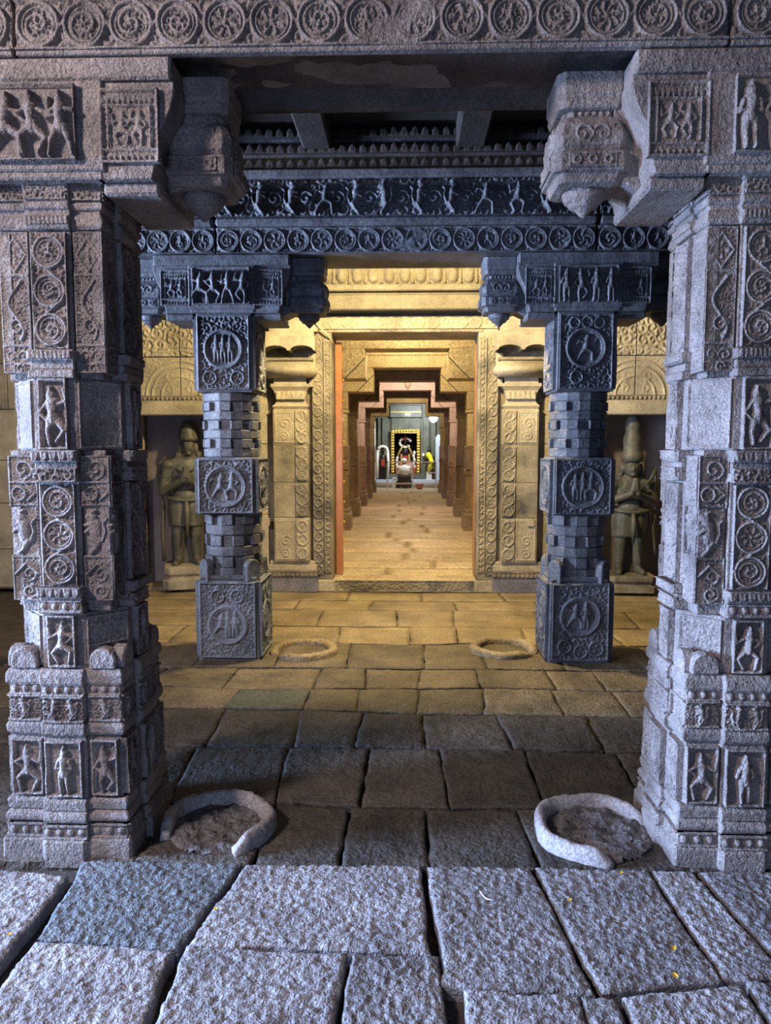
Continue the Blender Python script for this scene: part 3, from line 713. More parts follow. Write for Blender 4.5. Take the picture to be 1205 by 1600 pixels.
def front_pillar(label, loc):
    root = thing('carved_pillar', label, 'pillar', loc)
    def part(name, levels, bevel=.004, mat='granite'):
        return MB().loft(levels).build(name, mat, root, bevel=bevel)
    C1 = lambda h, d=.02: cross(h, .082, h + d)
    part('plinth', [(-.04, C1(.250)), (.075, C1(.247))], .01)
    part('base_band', [(.075, C1(.232)), (.125, C1(.228))])
    part('base_roll', [(.125, C1(.215)), (.135, C1(.232)), (.15, C1(.238)), (.168, C1(.232)), (.178, C1(.218))])
    part('base_cap', [(.178, C1(.226)), (.215, C1(.232)), (.225, C1(.225))])
    part('dado', [(.225, C1(.208)), (.46, C1(.205))])
    part('frieze_sill', [(.46, C1(.208)), (.475, C1(.222)), (.505, C1(.226)), (.52, C1(.215))])
    part('frieze_core', [(.52, C1(.206)), (.62, C1(.204))])
    part('frieze_cap', [(.62, C1(.210)), (.665, C1(.208)), (.665, C1(.222)), (.70, C1(.222)), (.72, C1(.21))])
    part('lower_block', [(.72, octa(.205, .078)), (.93, octa(.203, .078))])
    part('lower_shaft', [(.93, cross(.168, .078, .195)), (1.535, cross(.168, .078, .195))])
    part('upper_block', [(1.535, octa(.203, .078)), (1.795, octa(.200, .078))])
    part('upper_shaft', [(1.795, cross(.166, .076, .192)), (2.32, cross(.164, .076, .19))])
    part('neck', [(2.32, C1(.186)), (2.335, C1(.196)), (2.365, C1(.190)), (2.37, C1(.183)), (2.385, C1(.183)), (2.39, C1(.196)), (2.41, C1(.198)), (2.415, C1(.188)), (2.47, C1(.196)), (2.48, C1(.198)), (2.50, C1(.21))])
    # ledges around the centre bands
    for z0, z1 in ((.93, 1.03), (1.42, 1.535), (1.795, 1.895)):
        h = z1 - z0
        for k in range(4):
            MB().box(-.084, .084, -.225, -.15, z0, z0 + h * .30).box(-.080, .080, -.212, -.15, z0 + h * .30, z0 + h * .62).box(-.086, .086, -.229, -.15, z0 + h * .62, z1).build('centre_moulding', 'granite', root, rz=k * PI / 2, bevel=.004)
    for k in range(4):                                   # the four faces
        a = k * PI / 2
        ca, sa = math.cos(a), math.sin(a)
        def put(name, key, x, y, z):
            link(name, FP[key], 'granite', root, (x * ca - y * sa, x * sa + y * ca, z), a)
        put('scroll_panel', 'sc_lo', 0, -.198, 1.035); put('scroll_panel', 'sc_up', 0, -.195, 1.90)
        put('dancer_relief', 'dn_lo', 0, -.206, .728); put('dancer_relief', 'dn_up', 0, -.203, 1.538)
        for e in (-1, 1):
            put('hanging_strip', 'st_up', e * .135, -.178, 1.815); put('hanging_strip', 'st_lo', e * .135, -.180, .975)
            put('lion_frieze', 'fr_s', e * .152, -.207, .52); put('bead_band', 'bead_s', e * .15, -.210, .62)
            put('base_beads', 'base_s', e * .16, -.231, .075)
            put('cap_band', 'cap_s', e * .135, -.190, 2.42)
            put('figure_relief', 'dado_l' if e < 0 else 'dado_r', e * .148, -.208, .235)
        put('figure_relief', 'dado_c', 0, -.228, .235); put('lion_frieze', 'fr_c', 0, -.227, .52); put('bead_band', 'bead_c', 0, -.230, .62)
        put('base_beads', 'base_b', 0, -.252, .075); put('petal_band', 'pet_c', 0, -.229, .99); put('bead_band', 'bead_c', 0, -.222, .935)
        put('petal_band', 'pet_c', 0, -.229, 1.493); put('curl_band', 'curl_c', 0, -.225, 1.42)
        put('dentil_band', 'dent_c', 0, -.229, 1.862); put('cap_band', 'cap_c', 0, -.21, 2.42); put('dentil_band', 'dent_c', 0, -.212, 2.335)
        b = a + PI / 4; cb_, sb = math.cos(b), math.sin(b); q = -.200
        link('diagonal_panel', FP['blk_d'], 'granite', root, (-q * sb, q * cb_, .732), b)
        link('diagonal_panel', FP['blk_u'], 'granite', root, (-q * sb, q * cb_, 1.542), b)
        # small rounded corner ears on top of the frieze and hoods at the corners
        for e in (-1, 1):
            prof = [(-.05, .72), (-.05, .755)] + [(-.05 * math.cos(t), .755 + .045 * math.sin(t)) for t in np.linspace(0, PI, 7)][1:-1] + [(.05, .755), (.05, .72)]
            o = MB().prism(prof, -.222, -.17).build('corner_ear', 'granite', root, (e * .148 * ca, e * .148 * sa, 0), a, bevel=.006)
    return root
pl = front_pillar('tall carved granite pillar with scroll and dancer panels on the left in front', (-1.285, 2.87, 0))
pr = front_pillar('tall carved granite pillar cut by the right edge of the picture', (1.235, 2.87, 0))

# ---- bracket capitals (a part group of each pillar)
def arm_profile(s_, x_end, z0=2.475, z1=2.80, x_in=.20):
    pts = [(x_in, z0)]
    pts += [(x_end - .085, z0), (x_end - .072, z0 + .05), (x_end - .075, z0 + .11), (x_end - .045, z0 + .17), (x_end - .015, z0 + .23), (x_end, z0 + .29), (x_end, z1)]
    pts += [(x_in, z1)]
    return [(s_ * x, z) for x, z in pts]
def pendant_mesh():
    lv = [(2.87, .125), (2.80, .125), (2.785, .118), (2.775, .122), (2.75, .115), (2.745, .088), (2.725, .088), (2.72, .104), (2.70, .118), (2.66, .134), (2.62, .130), (2.60, .120), (2.595, .138), (2.53, .138), (2.525, .120), (2.495, .112), (2.49, .085)]
    mb = MB().loft([(z, octa(h, h * .80)) for z, h in reversed(lv)])
    mb.loft([(z, ngon(r, 16)) for z, r in ((2.40, .004), (2.415, .02), (2.43, .032), (2.435, .05), (2.45, .058), (2.455, .07), (2.475, .078), (2.49, .08))], True)
    return mb.mesh('pendant', .003)
PEND = pendant_mesh()
def cap_panels(res, seed, hw=.40):
    d = {}
    hm = HM(hw, .25, res, seed); hm.frame(.006, .5); n_ = 4 if hw > .35 else 3
    for i, (ps, f) in enumerate((('lunge', 1), ('dance', -1), ('bow', 1), ('bent', -1))[:n_]): hm.figure(hw * (i + .5) / n_, .01, .205, ps, f)
    hm.wear(.08); d['head_a'] = hm.mesh('sculpted_panel', .045, .02)
    hm = HM(hw, .25, res, seed + 1); hm.frame(.006, .5)
    for i, (ps, f) in enumerate((('stand', 1), ('bent', 1), ('stand', -1), ('stand', 1))[:n_]): hm.figure(hw * (i + .5) / n_, .01, .205, ps, f)
    hm.wear(.08); d['head_b'] = hm.mesh('sculpted_panel', .04, .02)
    hm = HM(.205, .245, res, seed + 2); hm.frame(.010, .9); hm.petals(.195, .225, .018, .8, False); hm.beads(.018, .008, .02, .9); hm.bar(.04, .048, .8)
    m_ = (hm.U > .035) & (hm.U < .17) & (hm.V > .055) & (hm.V < .185)
    hm.vbar(.025, .034, .8, .05, .19); hm.vbar(.171, .18, .8, .05, .19); hm.bar(.186, .193, .7)
    hm.figure(.075, .06, .11, 'dance', 1, .9); hm.figure(.135, .06, .11, 'bent', -1, .9); hm.curls(.03, .25); hm.wear(.1)
    d['arm'] = hm.mesh('framed_panel', .018, .012)
    hm = HM(.15, .03, res, seed + 3); hm.beads(.015, .010, .022); d['pb'] = hm.mesh('bead_row', .008, .01)
    hm = HM(.17, .05, res, seed + 4); hm.bar(0, .006, .9); hm.bar(.044, .05, .9)
    for c in (.03, .085, .14): hm.ring(c, .025, .013, .005)
    hm.curls(.02, .4); d['pr'] = hm.mesh('rosette_band', .008, .01)
    hm = HM(.15, .08, res, seed + 5); hm.spiral(.04, .04, .035, 1.3, 0, 1, .007); hm.spiral(.11, .04, .035, 1.3, 3, -1, .007); hm.wear(.1); d['pg'] = hm.mesh('garland_relief', .010, .015)
    return d
CF = cap_panels(.0035, 200, .29); CR = cap_panels(.006, 220)
def capital(root, mat, D, head, hb, po=(.58, .58)):
    cap = MB().box(-.235, .235, -hb, hb, 2.50, 2.80).build('head_block', mat, root, bevel=.006)
    MB().box(-.475, .475, -hb - .005, hb + .005, 2.797, 2.872).build('bearing_slab', mat, root, bevel=.008)
    MB().box(-.225, .225, -hb + .01, hb - .01, 2.475, 2.505).build('head_sill', mat, root, bevel=.006)
    link('sculpted_panel', D[head], mat, cap, (0, -hb - .002, 2.53))
    for s_ in (-1, 1):
        for (y0, y1) in ((-hb + .015, -.085), (.085, hb - .015)):
            ar = MB().prism(arm_profile(s_, .48), y0, y1).build('bracket_arm', mat, root, bevel=.004)
            if y0 < 0: link('framed_panel', D['arm'], mat, ar, (s_ * .325, y0 - .003, 2.525))
        # lower frame moulding below the arm
        MB().box(s_ * .31 - .10, s_ * .31 + .10, -hb + .045, hb - .045, 2.43, 2.478).build('arm_sill', mat, root, bevel=.01)
        mid = MB().prism([(s_ * x, z) for x, z in ((.18, 2.45), (.36, 2.45), (.47, 2.50), (.50, 2.58), (.50, 2.868), (.18, 2.868))], -.10, .10).build('bracket_tongue', mat, root, bevel=.004)
        pe = link('pendant', PEND, mat, root, (s_ * po[(s_ + 1) // 2], 0, 0))
        if pe.data.materials[0] != M[mat]:
            pe.data = pe.data.copy(); pe.data.materials[0] = M[mat]
        for a in (0, s_ * PI / 2):
            ca, sa = math.cos(a), math.sin(a)
            for nm, ky, q, z in (('bead_row', 'pb', -.092, 2.722), ('rosette_band', 'pr', -.140, 2.538), ('garland_relief', 'pg', -.130, 2.615)):
                link(nm, D[ky], mat, pe, (-q * sa, q * ca, z), a)
capital(pl, 'granite', CF, 'head_a', .262, (.58, .51))
capital(pr, 'granite', CF, 'head_b', .262)

# ---- rear pillars
RR = 0.006
def medallion(w, h, seed, cy, R, small=(), n=3, top=False):
    hm = HM(w, h, RR, seed); hm.curls(.05, .6); hm.frame(.010, .9)
    hm.dent(w / 2, cy, R, .08); hm.ring(w / 2, cy, R, .014, 1.0); hm.ring(w / 2, cy, R * .86, .008, .7)
    for i in range(n):
        hm.figure(w / 2 + (i - (n - 1) / 2) * R * 1.15 / max(n, 2), cy - R * .68, R * 1.35, hm.rng.choice(('stand', 'bent', 'dance', 'lunge')) if n < 3 or i != 1 else 'stand', hm.rng.choice((-1, 1)))
    for (x, y, r) in small:
        hm.dent(x, y, r, .1); hm.ring(x, y, r, .009, 1.0); hm.rosette(x, y, r * .7, 4, 2, .8)
    hm.wear(.12, 18)
    return hm.mesh('medallion_relief', .024, .03)
RP = {}
for v, sd in (('L', 0), ('R', 40)):
    RP[v + 'b'] = medallion(.40, .55, 301 + sd, .24, .135, ((.13, .45, .045), (.27, .45, .045)) if v == 'L' else ((.10, .06, .04), (.20, .05, .04), (.30, .06, .04)), 3 if v == 'L' else 2) if v == 'L' else medallion(.40, .55, 341, .32, .135, ((.09, .10, .045), (.205, .065, .045), (.315, .085, .05)), 2)
    RP[v + 'm'] = medallion(.385, .385, 302 + sd, .19, .14, (), 2 if v == 'L' else 3)
    RP[v + 't'] = medallion(.365, .51, 303 + sd, .28, .13, ((.085, .08, .045), (.28, .08, .045)) if v == 'L' else ((.10, .45, .035), (.185, .455, .035), (.27, .45, .035), (.12, .08, .04)), 3 if v == 'L' else 1)
def rear_pillar(label, loc, v):
    root = thing('carved_pillar', label, 'pillar', loc)
    def part(nm, lv, bevel=.006, mat='dark'): return MB().loft(lv).build(nm, mat, root, bevel=bevel)
    mb_ = 'dark_lit' if v == 'L' else 'dark'
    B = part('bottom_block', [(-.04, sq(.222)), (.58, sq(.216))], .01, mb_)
    Mi = part('middle_block', [(1.06, sq(.208)), (1.47, sq(.206))], .008)
    T = part('top_block', [(1.93, sq(.200)), (2.48, sq(.196))], .008)
    for k in range(4):
        a = k * PI / 2; ca, sa = math.cos(a), math.sin(a)
        for par, key, q, z in ((B, 'b', -.221, .02), (Mi, 'm', -.209, 1.072), (T, 't', -.200, 1.948)):
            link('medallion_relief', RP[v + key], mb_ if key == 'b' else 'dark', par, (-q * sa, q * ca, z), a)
        # corner ears rising from the bottom block
        b = a + PI / 4
        prof = [(-.055, .57), (-.055, .68)] + [(-.055 * math.cos(t), .68 + .055 * math.sin(t)) for t in np.linspace(0, PI, 8)][1:-1] + [(.055, .68), (.055, .57)]
        MB().prism(prof, -.262, -.20).build('corner_ear', 'dark', root, rz=b, bevel=.006)
    def facets(z0, z1, rows, flipped):
        hh = (z1 - z0) / rows
        part('facet_core', [(z0, ngon(.185, 16, PI / 16)), (z1, ngon(.183, 16, PI / 16))], 0)
        for r in range(rows):
            za, zb = z0 + r * hh, z0 + (r + 1) * hh
            if r % 2 == 0:
                part('ring_course', [(za + .004, ngon(.203, 16, PI / 16)), (zb - .004, ngon(.205, 16, PI / 16))], .004)
            else:
                for k in range(8):
                    a = k * PI / 4 + (PI / 8 if (r // 2) % 2 else 0)
                    MB().box(-.040, .040, -.208, -.15, za + .002, zb - .002).build('facet_block', 'dark', root, rz=a, bevel=.003)
    facets(.60, 1.06, 6, 0); facets(1.47, 1.93, 7, 1)
    part('neck_band', [(.58, sq(.20)), (.60, sq(.205)), (.62, octa(.205, .12))])
    return root
rl = rear_pillar('dark stone pillar with three medallion blocks left of the lit doorway', (-1.295, 5.425, 0), 'L')
rq = rear_pillar('dark stone pillar with three medallion blocks right of the lit doorway', (1.235, 5.425, 0), 'R')
capital(rl, 'dark', CR, 'head_a', .232); capital(rq, 'dark', CR, 'head_b', .232)

# ================================================================== LINTELS
def rough_under(w, d, seed, res=.02, amp=.06):
    hm = HM(w, d, res, seed)
    e = np.clip(np.minimum(hm.V, hm.h - hm.V) / .08, 0, 1)
    H = -e * (.03 + amp * np.clip(fbm(hm.U * 3.5, hm.V * 5, 5, seed) + .35, 0, 1))
    hm.H[:] = 0
    return hm.mesh('broken_soffit', 1.0, .02, H)
def lintel_front(x0, x1, seed, label, patch=None, n=None):
    w = x1 - x0; cx = (x0 + x1) / 2
    t = thing('stone_lintel', label, 'lintel', (cx, 2.60, 2.874))
    MB().box(-w / 2 + .003, w / 2 - .003, .012, .47, .06, .62).build('lintel_core', 'granite', t, bevel=.006)
    MB().box(-w / 2 + .003, w / 2 - .003, -.006, .03, 0.0, .018).build('lower_fillet', 'granite', t, bevel=.004)
    link('scroll_band', scroll(w - .008, .165, RES, n or max(1, round(w / .168)), seed, False, .022, .03, patch=patch), 'granite', t, (0, .008, .016))
    hm = HM(w - .008, .03, RES * 1.5, seed); hm.beads(.015, .009, .02); link('bead_row', hm.mesh('bead_row', .008, .02), 'granite', t, (0, .004, .182))
    MB().box(-w / 2 + .003, w / 2 - .003, -.02, .03, .212, .62).build('upper_fascia', 'granite', t, bevel=.006)
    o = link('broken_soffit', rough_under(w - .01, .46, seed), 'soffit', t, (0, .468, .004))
    o.rotation_euler = (PI / 2, 0, 0)
    o.scale = (1, 1, 1)
    return t
lintel_front(-3.4, -1.345, 401, 'scroll-carved front lintel stone over the left edge of the picture')
lintel_front(-1.34, 1.06, 402, 'long scroll-carved front lintel spanning the nearest bay with a plastered patch', [(1.22 + .10, .09)], 15)
lintel_front(1.065, 3.4, 403, 'scroll-carved front lintel stone over the right edge of the picture')

def lintel_rear(x0, x1, seed, label, patch=None):
    w = x1 - x0; cx = (x0 + x1) / 2
    t = thing('stone_lintel', label, 'lintel', (cx, 5.20, 2.874))
    MB().box(-w / 2 + .003, w / 2 - .003, .012, .45, 0, .98).build('lintel_core', 'dark', t, bevel=.006)
    link('scroll_band', scroll(w - .008, .17, .0055, max(1, round(w / .165)), seed, False, .018, .02, patch=patch), 'dark', t, (0, .01, .004))
    MB().prism([(-w / 2 + .003, .176), (w / 2 - .003, .176), (w / 2 - .003, .238), (-w / 2 + .003, .238)], -.05, .1).build('roll_moulding', 'dark', t, bevel=.02)
    hm = HM(w - .008, .235, .0065, seed + 9); hm.curls(.07, .35); n = max(1, round(w / .215)); p = hm.w / n
    for i in range(n):
        c = (i + .5) * p
        if hm.rng.random() < .6: hm.lion(c - .02, .01, .21, hm.rng.choice((-1, 1)), 1.0)
        else: hm.figure(c, .01, .19, hm.rng.choice(('dance', 'bent', 'lunge')), 1)
        hm.spiral(c + p / 2 - .02, .11, .05, 1.4, 0, 1, .012, .7)
    hm.wear(.12)
    link('lion_frieze', hm.mesh('lion_frieze', .055, .06), 'dark', t, (0, -.03, .24))
    MB().box(-w / 2 + .003, w / 2 - .003, -.075, .1, .478, .54).build('cornice_strip', 'dark', t, bevel=.012)
    for z, d in ((.56, -.01), (.66, .0), (.76, -.02)):
        hm = HM(w - .01, .07, .012, seed + int(z * 100)); hm.petals(0, .06, .07, .9); hm.wear(.1)
        link('petal_course', hm.mesh('petal_course', .03, .05), 'ceil', t, (0, d, z))  # shade below the ceiling put into the petal course's colour
    return t
lintel_rear(-3.4, -1.335, 421, 'dark lintel with lion frieze seen between the left pillars')
lintel_rear(-1.33, 1.285, 422, 'dark lintel with lion frieze spanning the bay before the doorway', [(1.36, .07)])
lintel_rear(1.29, 3.4, 423, 'dark lintel with lion frieze ending behind the right pillar')

# ================================================================== STONE RINGS ON THE FLOOR
def ring_stone(label, cx, cy, R, a0, a1, hgt, wid, seed, group=None, rubble=True, matr='rim'):
    t = thing('stone_ring', label, 'stone ring', (cx, cy, 0.0), group=group)
    N = 56; prof = [(-wid / 2, -.03), (-wid / 2, hgt * .6), (-wid * .33, hgt * .92), (0, hgt), (wid * .33, hgt * .92), (wid / 2, hgt * .6), (wid / 2, -.03)]
    rg = random.Random(seed); vs = []; fs = []; m = len(prof)
    for k in range(N + 1):
        a = a0 + (a1 - a0) * k / N; f = min(1.0, min(k, N - k) / 5 + .35)
        wb_ = 1 + .03 * math.sin(a * 5 + seed) + rg.uniform(-.012, .012)
        for (dr, z) in prof:
            r = R * wb_ + dr * (0.8 + .2 * f)
            vs.append((r * math.cos(a), r * math.sin(a), z * (f if z > 0 else 1) + (rg.uniform(-.004, .004) if z > 0 else 0)))
    for k in range(N):
        for i in range(m - 1):
            fs.append((k * m + i, k * m + i + 1, (k + 1) * m + i + 1, (k + 1) * m + i))
    fs.append(tuple(range(m))); fs.append(tuple(reversed([N * m + i for i in range(m)])))
    MB().add(vs, fs, True).build('rim', matr, t)
    if rubble:
        n = 40; g = np.linspace(-R, R, n); X, Y = np.meshgrid(g, g)
        rr = np.hypot(X, Y) / R
        Z = .012 + .055 * fbm(X * 16 + seed, Y * 16, 4, seed, .6) - .10 * np.clip(rr - .86, 0, 1)
        idx = np.arange(n * n).reshape(n, n)
        q = [tuple(int(v) for v in (idx[j, i], idx[j, i + 1], idx[j + 1, i + 1], idx[j + 1, i])) for j in range(n - 1) for i in range(n - 1) if rr[j, i] < .97]
        me = bpy.data.meshes.new('socket_rubble'); me.from_pydata(list(zip(X.ravel().tolist(), Y.ravel().tolist(), Z.ravel().tolist())), [], q)
        bm = bmesh.new(); bm.from_mesh(me); bmesh.ops.delete(bm, geom=[v for v in bm.verts if not v.link_faces], context='VERTS'); bm.to_mesh(me); bm.free()
        link('socket_rubble', me, 'rubble', t)
    return t
ring_stone('broken stone ring on the floor beside the left front pillar', -.765, 2.84, .205, -1.05, 3.6, .068, .046, 1)
ring_stone('raised stone ring on the floor beside the right front pillar', .755, 2.85, .222, .25, 4.75, .062, .042, 2)
ring_stone('low worn stone ring by the foot of the left dark pillar', -.775, 5.43, .22, -2.4, 3.6, .045, .07, 3, rubble=False, matr='floor_y')
ring_stone('low worn stone ring by the foot of the right dark pillar', .735, 5.52, .22, -.4, 5.6, .045, .07, 4, rubble=False, matr='floor_y')

# ================================================================== STATUES
def blob(name, items, voxel, mat, parent, smooth=6):
    mb = MB()
    for it in items:
        if it[0] == 'c':
            _, p0, r0, p1, r1 = it
            P0, P1 = Vector(p0), Vector(p1)
            n = 5; pts = [P0.lerp(P1, k / n) for k in range(n + 1)]; rs = [r0 + (r1 - r0) * k / n for k in range(n + 1)]
            mb.tube(pts, rs, 12); mb.ball(p0, r0); mb.ball(p1, r1)
        elif it[0] == 'e': mb.ball(it[1], it[2], 16, 12)
        elif it[0] == 'b': mb.box(*it[1])
    me = bpy.data.meshes.new(name); me.from_pydata(mb.v, [], mb.f)
    bm = bmesh.new(); bm.from_mesh(me); bmesh.ops.remove_doubles(bm, verts=bm.verts, dist=1e-5); bmesh.ops.recalc_face_normals(bm, faces=bm.faces); bm.to_mesh(me); bm.free()
    o = bpy.data.objects.new(name, me); COL.objects.link(o)
    md = o.modifiers.new('r', 'REMESH'); md.mode = 'VOXEL'; md.voxel_size = voxel; md.use_smooth_shade = True
    ms = o.modifiers.new('s', 'SMOOTH'); ms.iterations = smooth; ms.factor = .5
    dg = bpy.context.evaluated_depsgraph_get(); dg.update()
    nm = bpy.data.meshes.new_from_object(o.evaluated_get(dg))
    bpy.data.objects.remove(o); bpy.data.meshes.remove(me)
    nm.name = name
    return link(name, nm, mat, parent)
def statue(label, loc, rz, zf, zt, kind):
    """guardian figure; local z scaled so that feet stand at zf and the crown ends at zt"""
    t = thing('guardian_statue', label, 'statue', loc, rz)
    k = (zt - zf)
    def Z(h): return zf + h * k                    # h 0..1 of figure incl. crown
    def pt(x, y, h): return (x, y, Z(h))
    head = .665 if kind == 'R' else .815
    hd = (0 if kind == 'R' else .035, -.02)
    sh = .565 if kind == 'R' else .70
    wa = .41 if kind == 'R' else .47
    hp = .36 if kind == 'R' else .42
    hr = .088 if kind == 'R' else .075
    it = []
    for s_ in (-1, 1):
        it += [('c', pt(s_ * .085, 0, hp), .095, pt(s_ * .090, -.015, .21), .070), ('c', pt(s_ * .09, -.015, .21), .068, pt(s_ * .095, .015, .04), .048),
               ('c', pt(s_ * .095, .01, .025), .045, pt(s_ * .125, -.11, .012), .034)]
        # upper arm, fore arm, hand pressed at the chest
        el = (s_ * .235, -.02, wa + .04); hn = (s_ * .03, -.185, wa + .10 if kind == 'R' else wa + .12)
        it += [('c', pt(s_ * .185, .0, sh - .015), .062, pt(*el), .05), ('c', pt(*el), .048, pt(*hn), .034), ('c', pt(*hn), .034, pt(s_ * .018, -.20, hn[2] + .085), .016),
               ('e', pt(s_ * .185, 0, sh - .01), (.075, .075, .065))]
        for q in range(3): it.append(('c', pt(s_ * .014, -.19 - .012 * q, hn[2] + .02), .013, pt(s_ * .010, -.195 - .014 * q, hn[2] + .095), .008))
    it += [('e', pt(0, .02, (sh + wa) / 2 + .03), (.185, .115, k * (sh - wa) * .72)), ('c', pt(-.12, .01, sh - .01), .075, pt(.12, .01, sh - .01), .075),
           ('e', pt(0, -.02, wa + .005), (.135, .105, .10)), ('e', pt(0, .01, hp + .02), (.175, .125, .11)),
           ('c', pt(0, 0, sh), .06, pt(hd[0] * .6, hd[1], head - .05), .055),
           ('e', (hd[0], hd[1] - .01, Z(head)), (hr * .92, hr, hr * 1.28)), ('e', (hd[0] + (0 if kind == 'R' else .02), hd[1] - hr + .002, Z(head) - .012), (.016, .02, .03)),
           ('e', (hd[0], hd[1] - hr + .01, Z(head) - .075), (.03, .022, .018)), ('e', (hd[0], hd[1] - hr + .012, Z(head) + .045), (.06, .02, .012))]
    for s_ in (-1, 1):
        it += [('e', (hd[0] + s_ * (hr + .01), hd[1] + .02, Z(head) - .02), (.022, .03, .07)), ('e', (hd[0] + s_ * (hr + .03), hd[1] + .03, Z(head) - .09), (.035, .03, .04)),
               ('e', (hd[0] + s_ * .035, hd[1] - hr + .008, Z(head) + .02), (.02, .012, .012))]
    blob('figure_body', it, .0095, 'statue', t, 3)
    # crown
    cz = Z(head) + .06; ct = zt
    if kind == 'R':
        lv = [(0, .105), (.03, .118), (.06, .118), (.08, .105), (.10, .092), (.14, .094), (.18, .098), (.22, .090), (.25, .078), (.27, .074), (.30, .082), (.34, .078), (.39, .055), (.42, .02)]
        f = (ct - cz) / .42
    else:
        lv = [(0, .085), (.02, .098), (.05, .10), (.06, .092), (.12, .088), (.18, .074), (.22, .056), (.25, .035), (.26, .012)]
        f = (ct - cz) / .26
    MB().loft([(cz + z * f, [(x + hd[0] * 1.0, y_ + hd[1]) for x, y_ in ngon(r, 18)]) for z, r in lv], True).build('crown', 'statue', t)
    # waist cloth with a hem above the knees and a sash
    cl_ = []
    for h, rx, ry in ((.235 if kind == 'R' else .27, .185, .125), (.25 if kind == 'R' else .285, .178, .12), (hp - .03, .190, .14), (hp + .035, .180, .135), (hp + .055, .165, .125)):
        cl_.append((Z(h), [(rx * math.cos(a) * (1 + .05 * math.cos(10 * a)), ry * math.sin(a) * (1 + (.16 * (-1) if abs(math.cos(a)) < .25 and math.sin(a) < 0 else 0))) for a in np.linspace(0, 2 * PI, 33)[:-1]]))
    MB().loft(cl_, True).build('waist_cloth', 'statue', t)
    MB().tube([(.185 * math.cos(a), .145 * math.sin(a), Z(hp + .05) - .03 * max(0, -math.sin(a))) for a in np.linspace(0, 2 * PI, 25)], .018).build('girdle', 'statue', t)
    MB().tube([(.0, -.14, Z(hp + .03)), (.005, -.165, Z(hp - .05)), (.0, -.155, Z(.2))], [.02, .03, .014]).build('sash_end', 'statue', t)
    # necklace and crossed chest band
    MB().tube([(.10 * math.cos(a), -.035 + .085 * math.sin(a), Z(sh) - .03 + .05 * math.sin(a)) for a in np.linspace(PI * .95, PI * 2.05, 13)], .012).build('necklace', 'statue', t)
    for s_ in (-1, 1):
        MB().tube([(s_ * (.205 + .058 * math.cos(a)), .058 * math.sin(a), Z(sh - .09)) for a in np.linspace(0, 2 * PI, 13)], .012).build('armlet', 'statue', t)
    if kind == 'R':
        pts = [(.14, -.11, Z(.56)), (.18, -.10, Z(.60)), (.235, -.05, Z(.66)), (.25, .0, Z(.62)), (.262, .0, Z(.5)), (.255, -.01, Z(.4)), (.235, -.02, Z(.3)), (.25, -.03, Z(.2)), (.27, -.03, Z(.12))]
        MB().tube(pts, .017).build('bow', 'statue', t)
    else:
        MB().tube([(-.20, .05, Z(.74)), (-.275, .05, Z(.70)), (-.285, .05, Z(.55)), (-.24, .05, Z(.40)), (-.255, .05, Z(.2)), (-.245, .05, Z(.02))], .022).build('hanging_sash', 'statue', t)
    MB().box(-.10, .10, .05, .12, Z(0), Z(.25)).build('back_support', 'statue', t, bevel=.01)
    # pedestal
    w_ = .25
    MB().loft([(0, octa(w_ + .02, w_ - .05)), (zf * .42, octa(w_ + .01, w_ - .05)), (zf * .48, octa(w_ - .02, w_ - .07)), (zf * .60, octa(w_ - .02, w_ - .07)), (zf * .68, octa(w_, w_ - .06)), (zf, octa(w_ - .01, w_ - .06))]).build('pedestal', 'tan2', t, bevel=.008)
    return t
statue('stone guardian statue in a tapering crown with folded hands, in the left niche', (-2.40, 7.90, 0.03), .30, .24, 1.80, 'L')
statue('stone guardian statue with tiered crown, folded hands and a bow, in the right niche', (2.36, 7.84, 0.03), -.06, .17, 1.86, 'R')

